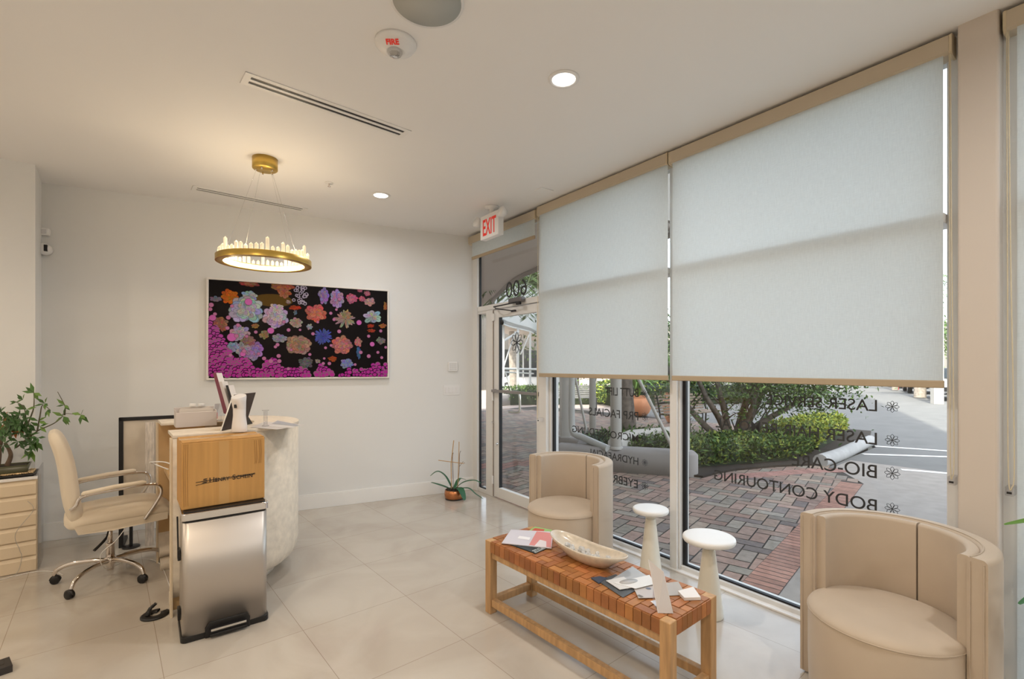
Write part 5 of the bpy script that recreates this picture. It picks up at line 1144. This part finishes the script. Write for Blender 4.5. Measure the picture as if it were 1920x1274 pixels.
# arcade posts
def post(label, px, D, wpx, z0, z1=3.12, round_=True, m=None):
    p = atd(px, 687, D); r = wpx * D / 905 / 2; t = thing('arcade_post', label, 'post', (p.x, p.y, 0)); mb = MB()
    if round_: mb.lathe([(r, z0), (r, z1)], 24)
    else: mb.box(-r, r, -r, r, z0, z1, M=RZ(R_(-30)))
    mb.build('shaft', m or M_POST, t)
    if round_: MB().lathe([(r * 1.25, z0), (r * 1.25, z0 + .03), (r, z0 + .04)], 24).build('base_plate', m or M_POST, t)
    else: MB().box(-r * 1.3, r * 1.3, -r * 1.3, r * 1.3, z0, z0 + .02, M=RZ(R_(-30))).build('base_plate', m or M_POST, t)
    return t
post('thick round pale steel column beside the oak trunk', 1155, 7.0, 21, .30)
post('square pale post left of the curved downpipe', 1059, 7.9, 16, .34, 3.12, False)
post('slimmer round pale post between the downpipe and the thick column', 1111, 9.6, 12.5, GZ)
post('round pale post just right of the mullion', 1286, 6.75, 14, .28)
dpipe = MB(); dpipe.tube(bez([atd(1072, 560, 7.6), atd(1072, 700, 7.6), atd(1072, 790, 7.6), atd(1076, 812, 7.55), atd(1095, 822, 7.4), atd(1140, 842, 6.95)], 8), .052, 14)
tag(dpipe.build('downpipe', mat('pipe_white', (.48, .48, .46), .3)), 'white curved drain pipe bending out between the posts', 'pipe')
for lab, a, b, r in (('thin pale diagonal brace left of the slim post', (1077, 700, 8.6), (1104, 828, 8.6), .022), ('pale diagonal brace running down in front of the terracotta pot', (1187, 690, 7.2), (1262, 842, 6.6), .026), ('short thin brace pole above the round terracotta pot', (1168, 700, 15), (1189, 738, 15), .03), ('second thin brace pole above the round terracotta pot', (1215, 700, 15), (1203, 735, 15), .03)):
    tag(MB().tube([atd(*a), atd(*b)], r, 8).build('brace_pole', M_POST), lab, 'pole')
# vegetation helpers
def leafcloud(mb, n, fn, L, cols, up=.35):
    for k in range(n):
        p = fn(); d = Vector((rnd.uniform(-1, 1), rnd.uniform(-1, 1), rnd.uniform(-.4, 1) + up * .5)); mb.leaf(p, d, L * rnd.uniform(.6, 1.3), L * .5, jit(rnd.choice(cols), .35))
def inpoly(poly):
    xs = [p[0] for p in poly]; ys = [p[1] for p in poly]
    while True:
        x, y = rnd.uniform(min(xs), max(xs)), rnd.uniform(min(ys), max(ys)); c = False
        for i in range(len(poly)):
            (x1, y1), (x2, y2) = poly[i], poly[i - 1]
            if (y1 > y) != (y2 > y) and x < (x2 - x1) * (y - y1) / (y2 - y1) + x1: c = not c
        if c: return x, y
def hedge(label, poly, z0, z1, n, cols, L=.06, name='hedge'):
    core = MB(); cxx = sum(p[0] for p in poly) / len(poly); cyy = sum(p[1] for p in poly) / len(poly)
    sh = [(cxx + (p[0] - cxx) * .9, cyy + (p[1] - cyy) * .9) for p in poly]
    t = thing(name, label, name.replace('_', ' '), (cxx, cyy, 0)); off = T((-cxx, -cyy, 0))
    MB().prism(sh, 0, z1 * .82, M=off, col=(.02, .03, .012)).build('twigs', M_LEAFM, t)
    lv_ = MB()
    def f():
        x, y = inpoly(poly); ed = rnd.random()
        if ed < .45:
            i = rnd.randrange(len(poly)); a, b = poly[i], poly[i - 1]; s = rnd.random(); x = a[0] + (b[0] - a[0]) * s; y = a[1] + (b[1] - a[1]) * s; z = rnd.uniform(z0, z1)
        else: z = z1 + rnd.gauss(0, .035)
        return Vector((x - cxx, y - cyy, z))
    leafcloud(lv_, n, f, L, cols); lv_.build('foliage', M_LEAFM, t, recalc=False); return t
GR = [(.05, .10, .025), (.09, .15, .035), (.13, .20, .05), (.035, .07, .02)]
YG = [(.30, .34, .04), (.24, .30, .05), (.36, .36, .05), (.15, .22, .05)]
hedge('low green hedge in the bed in front of the multi-stemmed tree', [(6.5, 3.72), (7.25, 3.42), (8.25, 3.0), (9.3, 3.0), (9.3, 3.7), (7.5, 4.6)], .04, .29, 4600, GR + [(.20, .24, .04)], .075)
hedge('bright yellow-green hedge at the far end of the bed', [(9.5, 3.0), (12.3, 3.35), (13.2, 3.75), (12.9, 4.2), (9.7, 4.1)], .1, .35, 3200, YG, .08)
hedge('dark low plants at the foot of the oak trunk', [(6.2, 4.6), (7.0, 4.5), (7.4, 4.6), (8.0, 5.2), (7.4, 5.7), (6.3, 5.5)], .05, .30, 2200, GR, .08, 'ground_cover')
hedge('far clipped hedge behind the slatted bench', [(11.5, 14.6), (17.5, 10.6), (18.3, 11.6), (12.5, 15.8)], .1, .62, 3000, GR, .12)
hedge('green hedge beyond the terracotta pots', [(14.0, 11.3), (21.0, 8.6), (21.6, 9.8), (14.8, 12.6)], .1, .85, 3200, GR + YG[:2], .13)
hedge('green hedge seen through the door glass', [(12.6, 14.5), (14.3, 13.6), (16.5, 15.6), (14.2, 16.6)], .1, .55, 2200, GR, .10)
# tufts of grass by the pipe
for lab, x, y, h in (('dark strap-leaved tuft under the drain pipe', 6.15, 5.1, .45), ('dark grassy tuft left of the thick column', 6.2, 5.45, .42), ('dark bushy grass clump at the left end of the bed', 6.65, 3.95, .50)):
    t_ = MB()
    for k in range(70):
        a = rnd.uniform(0, 6.28); s = rnd.uniform(.05, .3); strap_leaf(t_, [(0, 0, .0), (s * .4 * math.cos(a), s * .4 * math.sin(a), h * rnd.uniform(.4, .8)), (s * math.cos(a), s * math.sin(a), h * rnd.uniform(.4, 1))], .02, jit((.03, .07, .035), .4), 3)
    tag(t_.build('grass_tuft', M_LEAFM, loc=(x, y, 0), recalc=False), lab, 'grass tuft')
# oak trunk
ot = thing('oak_tree', 'thick dark oak trunk beside the round steel column', 'tree', onz(1176, 838, 0))
P = bez([(0.02, 0, 0), (.0, 0, .5), (-.03, .0, 1.2), (-.06, .02, 3.2), (-.1, .1, 5)], 6)
MB().tube(P, [.20 - .085 * min(1, i / 12) for i in range(len(P))], 16).build('trunk', M_BARK, ot)
lv_ = MB(); leafcloud(lv_, 5000, lambda: Vector((rnd.gauss(0, 1.3), rnd.gauss(0, 1.3), 5.4 + rnd.gauss(0, .7))), .12, GR); lv_.build('foliage', M_LEAFM, ot, recalc=False)
# multi-stemmed tree
mt = thing('multi_stem_tree', 'bushy multi-stemmed tree behind the hedge, filling the large window', 'tree', (9.1, 4.35, 0))
tk = MB(); tipsL = []
stems = [((0, 0, 0), (-.25, .1, .5), (-.55, .25, 1.0), (-.9, .4, 1.8)), ((0, 0, 0), (-.05, .1, .6), (-.15, .2, 1.2), (-.3, .3, 2.2)), ((.05, -.1, 0), (.1, -.3, .5), (.25, -.5, 1.1), (.4, -.7, 2.0)), ((.05, -.1, 0), (.2, -.4, .4), (.5, -.9, .8), (.9, -1.4, 1.3)), ((0, .1, 0), (-.25, .45, .4), (-.4, .8, .9), (-.6, 1.1, 1.7)), ((.1, 0, 0), (.3, -.1, .7), (.5, -.25, 1.4), (.8, -.3, 2.2)), ((0, 0, 0), (.0, -.2, .35), (-.1, -.45, .8), (-.1, -.6, 1.5)), ((-.5, .62, 0), (-.5, .62, .5), (-.55, .70, 1.0), (-.62, .75, 2.0))]
for s_ in stems:
    P = bez([Vector(q) for q in s_], 6); tk.tube(P, [.075 - .05 * i / len(P) for i in range(len(P))], 8)
    for k in range(7):
        b = P[rnd.randrange(5, len(P))]; e = b + Vector((rnd.uniform(-.5, .5), rnd.uniform(-.5, .5), rnd.uniform(.1, .6))); Q = bez([b, (b + e) / 2 + Vector((rnd.uniform(-.08, .08), 0, .05)), e], 3); tk.tube(Q, [.018, .016, .014, .011, .009, .007, .006][:len(Q)], 5); tipsL.append(e)
    tipsL.append(P[-1])
tk.build('trunk', M_BARK, mt)
lv_ = MB()
def mtf():
    b = rnd.choice(tipsL); return b + Vector((rnd.gauss(0, .22), rnd.gauss(0, .22), rnd.gauss(.02, .16)))
leafcloud(lv_, 7000, mtf, .075, GR + [(.10, .17, .03)])
leafcloud(lv_, 3000, lambda: Vector((rnd.gauss(.4, .45), rnd.gauss(-1.1, .38), rnd.gauss(1.15, .25))), .075, GR)
lv_.build('foliage', M_LEAFM, mt, recalc=False)
# terracotta pots
def pot(label, p, r, h, plant):
    t = thing('terracotta_pot', label, 'pot', p)
    MB().lathe([(0, 0), (r * .55, 0), (r * .80, h * .18), (r * .98, h * .48), (r, h * .64), (r * .90, h * .86), (r * .80, h * .93), (r * .86, h), (r * .78, h), (r * .74, h * .9), (0, h * .88)], 40).build('vessel', M_TERRA, t)
    f_ = MB()
    for k in range(plant):
        a = rnd.uniform(0, 6.28); s = rnd.uniform(.3, 1.0); hh = rnd.uniform(.4, 1.5); strap_leaf(f_, [(0, 0, h * .9), (s * .4 * math.cos(a), s * .4 * math.sin(a), h + hh * .8), (s * math.cos(a), s * math.sin(a), h + hh * .45)], .05, jit((.14, .26, .05), .4), 4)
    f_.build('foliage', M_LEAFM, t, recalc=False)
pot('wide round terracotta pot between the oak trunk and the brace', onz(1197, 780, 0) + Vector((0, 0, .0)), .40, .60, 40)
pot('terracotta pot left of the mullion, behind the metal bench', atd(1263, 687, 12.9) * 1 - Vector((0, 0, CH)), .29, .78, 45)
# benches
def slat_bench(label, p, rz, m, L=1.6, arms=True):
    t = thing('park_bench', label, 'bench', p, rz)
    for k in range(6): MB().box(-L / 2, L / 2, -.02, .0, .50 + k * .068, .548 + k * .068, M=Matrix.Rotation(R_(-10), 4, 'X') @ T((0, .25 + .0, 0))).build('back_slat', m, t)
    for k in range(5): MB().box(-L / 2, L / 2, -.22 + k * .095, -.14 + k * .095, .42, .445).build('seat_slat', m, t)
    for sx in (-1, 0, 1):
        if sx == 0 and L < 1.4: continue
        x = sx * (L / 2 - .02); f_ = MB(); f_.tube([(x, .26, 0), (x, .24, .42), (x, .34, .90)], .02, 8); f_.tube([(x, -.22, 0), (x, -.24, .42), (x, .24, .42)], .02, 8)
        if arms and sx: f_.tube(bez([(x, -.22, 0), (x, -.28, .35), (x, -.26, .62), (x, -.05, .70), (x, .28, .66)], 5), .024, 8)
        f_.build('cast_frame', M_BLKM, t)
slat_bench('brown slatted bench with black cast arms near the terracotta pot', atd(1300, 687, 11.2) - Vector((0, 0, CH)), R_(-3), M_OUTW, 1.9)
slat_bench('distant grey slatted bench seen left of the slim post', atd(1073, 687, 16.4) - Vector((0, 0, CH)), R_(-38), M_OUTG, 1.6, False)
# palms
def palm(label, p, r, h, fl=1.8, nf=16, name='palm_tree', hang=.5):
    t = thing(name, label, 'tree', p); P = [Vector((.04 * math.sin(i * .7), 0, h * i / 8)) for i in range(9)]
    MB().tube(P, [r * (1.2 - .25 * i / 8) for i in range(9)], 14).build('trunk', M_PALMB, t)
    f_ = MB()
    for k in range(nf):
        a = 2 * math.pi * k / nf + rnd.uniform(-.15, .15); e = rnd.uniform(-.3, .9); P = bez([(0, 0, h), (fl * .45 * math.cos(a), fl * .45 * math.sin(a), h + .3 + e * .5), (fl * math.cos(a), fl * math.sin(a), h + e * .4 - hang)], 8)
        f_.tube(P, .012, 4, col=(.16, .2, .06))
        for i in range(2, len(P)):
            d = (P[i] - P[i - 1]).normalized(); s = d.cross(Vector((0, 0, 1))).normalized()
            for sg in (-1, 1):
                for q in (0, .5): f_.leaf(P[i] - d * q * .1, (s * sg + d * .6 + Vector((0, 0, -.35))), fl * .26 * (1.1 - abs(i / len(P) - .5)), .035, jit((.13, .22, .06), .4))
    if nf: f_.build('fronds', M_LEAFM, t, recalc=False)
pp = atd(1022, 687, 11.5); palm('palm whose fronds show through the transom behind the number', (pp.x, pp.y, 0), .14, 3.35, 1.7, 24)
palm('palm trunk beyond the street, left of the dark car', atd(1678, 687, 30) - Vector((0, 0, CH)), .14, 5)
palm('thicker pale palm trunk in front of the dark car', atd(1725, 687, 23.0) - Vector((0, 0, CH)), .20, 5)
tag(MB().box(-.16, .16, -.16, .16, GZ, 3.4, M=RZ(R_(30))).build('square_pillar', M_STUCL, loc=atd(1757, 687, 19.5) - Vector((0, 0, CH))), 'cream square pillar beside the right end of the blind hem', 'pillar')
tag(MB().box(-.25, .25, -.1, .1, .4, .9).tube([(0, 0, GZ), (0, 0, .5)], .04, 8).build('red_sign_stand', mat('sign_red_out', (.60, .03, .03), .6), loc=atd(1682, 687, 31) + Vector((.3, 0, -CH - .15))), 'small red sign beyond the street', 'sign')
# cars
def car(label, p, rz, c, nm):
    t = thing('car', label, 'car', p, rz); cp_ = carpaint(nm, c)
    sec = [(-2.2, .35), (-2.22, .62), (-2.1, .80), (-1.45, .92), (-.95, 1.36), (.35, 1.42), (1.05, .95), (1.95, .80), (2.2, .62), (2.22, .35)]
    def ring(y, ins): return [Vector((x * (1 - ins * .03), y, .35 + (z - .35) * (1 - ins * .06))) for x, z in sec]
    MB().loft([ring(-.86, 1), ring(-.89, .3), ring(.89, .3), ring(.86, 1)]).build('body', cp_, t)
    wn = MB()
    for y in (-.9, .9): wn.slab([(-1.30, y, .93), (.90, y, .95), (.30, y * .97, 1.34), (-.90, y * .97, 1.30)], .01 if y > 0 else -.01, up=(0, 1, 0))
    wn.slab([(1.09, -.75, .97), (1.09, .75, .97), (.44, .68, 1.39), (.44, -.68, 1.39)], .012, up=(.5, 0, .8)); wn.slab([(-1.50, -.75, .95), (-1.50, .75, .95), (-1.02, .68, 1.34), (-1.02, -.68, 1.34)], .012, up=(-.7, 0, .7)); wn.build('windows', M_CARG, t)
    for x in (-1.4, 1.4):
        for y in (-.80, .80):
            wl = MB().lathe([(0, -.1), (.22, -.1), (.31, -.09), (.33, -.05), (.33, .05), (.31, .09), (.22, .1), (0, .1)], 24, M=T((x, y, .33)) @ Matrix.Rotation(R_(90), 4, 'X')).build('wheel', M_TYRE, t)
            MB().lathe([(0, .108), (.20, .106), (.20, .09)], 16, M=T((x, y, .33)) @ Matrix.Rotation(R_(90 if y < 0 else -90), 4, 'X')).build('hub_cap', M_STEELP, wl)
    MB().box(2.14, 2.235, -.55, .55, .42, .60).box(2.2, 2.25, -.26, .26, .44, .54).build('grille', M_BLK, t)
    for y in (-.68, .68): MB().box(2.08, 2.2, y - .16, y + .16, .62, .74).build('headlight', M_WHITE, t, bevel=.02)
car('dark sedan parked behind the pale palm trunk, near the blind hem', atd(1735, 687, 27.5) - Vector((0, 0, CH)), R_(195), (.03, .04, .05), 'dark')
car('silver car beyond the street, between the two palm trunks', atd(1702, 687, 34) - Vector((0, 0, CH)), R_(200), (.30, .31, .32), 'silver')
car('white car behind the cream pillar at the right end of the street', atd(1795, 687, 22) - Vector((0, 0, CH)), R_(190), (.75, .75, .75), 'white')
car('dark blue car beyond the hedge, above the terracotta pot', atd(1236, 687, 24) - Vector((0, 0, CH)), R_(160), (.015, .02, .045), 'blue')
car('white car seen through the door glass behind the far posts', atd(1000, 687, 26.5) - Vector((0, 0, CH)), R_(-40), (.72, .72, .72), 'pearl')
# far pavilion seen through the door
ff = [atd(925, 687, 15.5), atd(941, 687, 18.1), atd(960, 687, 20.0), atd(993, 687, 22.5), atd(1020, 687, 26.5), atd(1090, 687, 31)]
fa_ = MB(); pv_ = bez(ff, 5)
for a, b in zip(pv_, pv_[1:]):
    if (b - a).length > 1e-4: fa_.slab([Vector((a.x, a.y, 3.1)), Vector((b.x, b.y, 3.1)), Vector((b.x, b.y, 6.0)), Vector((a.x, a.y, 6.0))], .3, up=Vector((FW[0], FW[1], 0)))
struct(fa_.build('pavilion_fascia', M_STUCW), 'white curved fascia seen through the entrance door')
sf = [(p.x, p.y) for p in pv_]; back = [(p.x + FW[0] * 6, p.y + FW[1] * 6) for p in pv_][::-1]
struct(MB().prism(sf + back, 3.15, 3.3).build('pavilion_roof', M_STUCL))
def farpost(px, D, wpx, lab): post(lab, px, D, wpx, GZ, 3.12, False, M_STUCW)
farpost(944, 19.2, 3.4, 'leftmost white post of the far pavilion'); farpost(971, 20.5, 4.2, 'white post of the far pavilion under the rosette logo'); farpost(994, 22.4, 3.6, 'right white post of the far pavilion seen through the door')
farpost(981, 24.5, 2.2, 'thin white post behind the far pavilion front')
palm('palm trunk standing among the far pavilion posts', atd(962, 687, 21.6) - Vector((0, 0, CH)), .17, 3.05, .3, 0)
for lab, a, b, r in (('upper white rail across the far pavilion posts', (940, 692, 19.5), (1010, 693, 23), .05), ('lower white rail across the far pavilion posts', (940, 698, 19.4), (1000, 701, 23), .035), ('diagonal white brace at the left of the far pavilion', (966, 622, 20), (944, 690, 19.4), .03), ('diagonal white brace at the right of the far pavilion', (992, 628, 22), (976, 665, 21.5), .03), ('low diagonal white brace left in the far pavilion', (948, 700, 19.4), (964, 752, 19.4), .03), ('low diagonal white brace right in the far pavilion', (972, 715, 20), (984, 745, 20), .03), ('sloped white beam under the far pavilion roof', (944, 640, 19.3), (972, 622, 20.5), .05)):
    tag(MB().tube([atd(*a), atd(*b)], r, 8).build('pavilion_rail', M_STUCW), lab, 'rail')
wl_ = MB(); a = atd(936, 687, 18.4); b = atd(972, 687, 19.4); wall(wl_, [Vector((a.x, a.y, 0)), Vector((b.x, b.y, 0))], .3, .42); tag(wl_.build('planter_wall', M_STUC), 'grey low wall under the left posts of the far pavilion', 'planter wall')
# far building fronts
def facade(label, a, b, h, m, bands):
    a = Vector((a.x, a.y, 0)); b = Vector((b.x, b.y, 0)); L = (b - a).length; t = thing('far_building', label, 'building', a, math.atan2(b.y - a.y, b.x - a.x))
    MB().box(0, L, 0, 3, GZ, h).build('wall', m, t)
    for nm, u0, u1, z0, z1, mm in bands: MB().box(u0 * L, u1 * L, -.05, .05, z0, z1).build(nm, mm, t)
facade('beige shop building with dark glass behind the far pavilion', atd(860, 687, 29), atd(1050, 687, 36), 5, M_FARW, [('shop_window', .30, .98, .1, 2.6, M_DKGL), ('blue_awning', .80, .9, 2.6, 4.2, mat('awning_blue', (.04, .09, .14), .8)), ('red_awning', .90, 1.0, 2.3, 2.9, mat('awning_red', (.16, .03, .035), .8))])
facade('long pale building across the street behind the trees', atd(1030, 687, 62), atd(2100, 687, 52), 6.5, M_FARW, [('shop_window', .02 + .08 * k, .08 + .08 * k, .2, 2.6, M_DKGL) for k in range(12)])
wb_ = MB(); False and tag(wb_.box(0, 3.2, 0, .3, 0, 3.05).build('side_wall', M_STUCL, loc=W(-.9, 1.1, GZ), rot=(0, 0, WROT + R_(92))), 'beige wall end seen through the narrow sidelight', 'wall')
# background trees
for lab, px, D, n, s, zc in (('leafy green tree beyond the plaza, above the grey slatted bench', 1080, 25, 2600, 1.9, 2.3), ('green tree crown beyond the hedge behind the terracotta pots', 1210, 27, 2200, 1.8, 2.6), ('green tree behind the car at the right edge of the shop window', 1782, 42, 2600, 2.6, 3.8), ('leafy tree across the street behind the multi-stemmed tree', 1440, 30, 3000, 2.2, 3.0), ('tall green tree across the street behind the wide blind', 1600, 38, 2400, 2.6, 4.6)):
    p = atd(px, 687, D); t = thing('background_tree', lab, 'tree', (p.x, p.y, 0)); MB().tube([(0, 0, GZ), (.05, 0, zc)], [.18, .1], 10).build('trunk', M_BARK, t)
    l_ = MB(); leafcloud(l_, n, lambda: Vector((rnd.gauss(0, s * .55), rnd.gauss(0, s * .55), zc + rnd.gauss(.3, s * .38))), .24, GR + [(.14, .22, .05)]); l_.build('foliage', M_LEAFM, t, recalc=False)
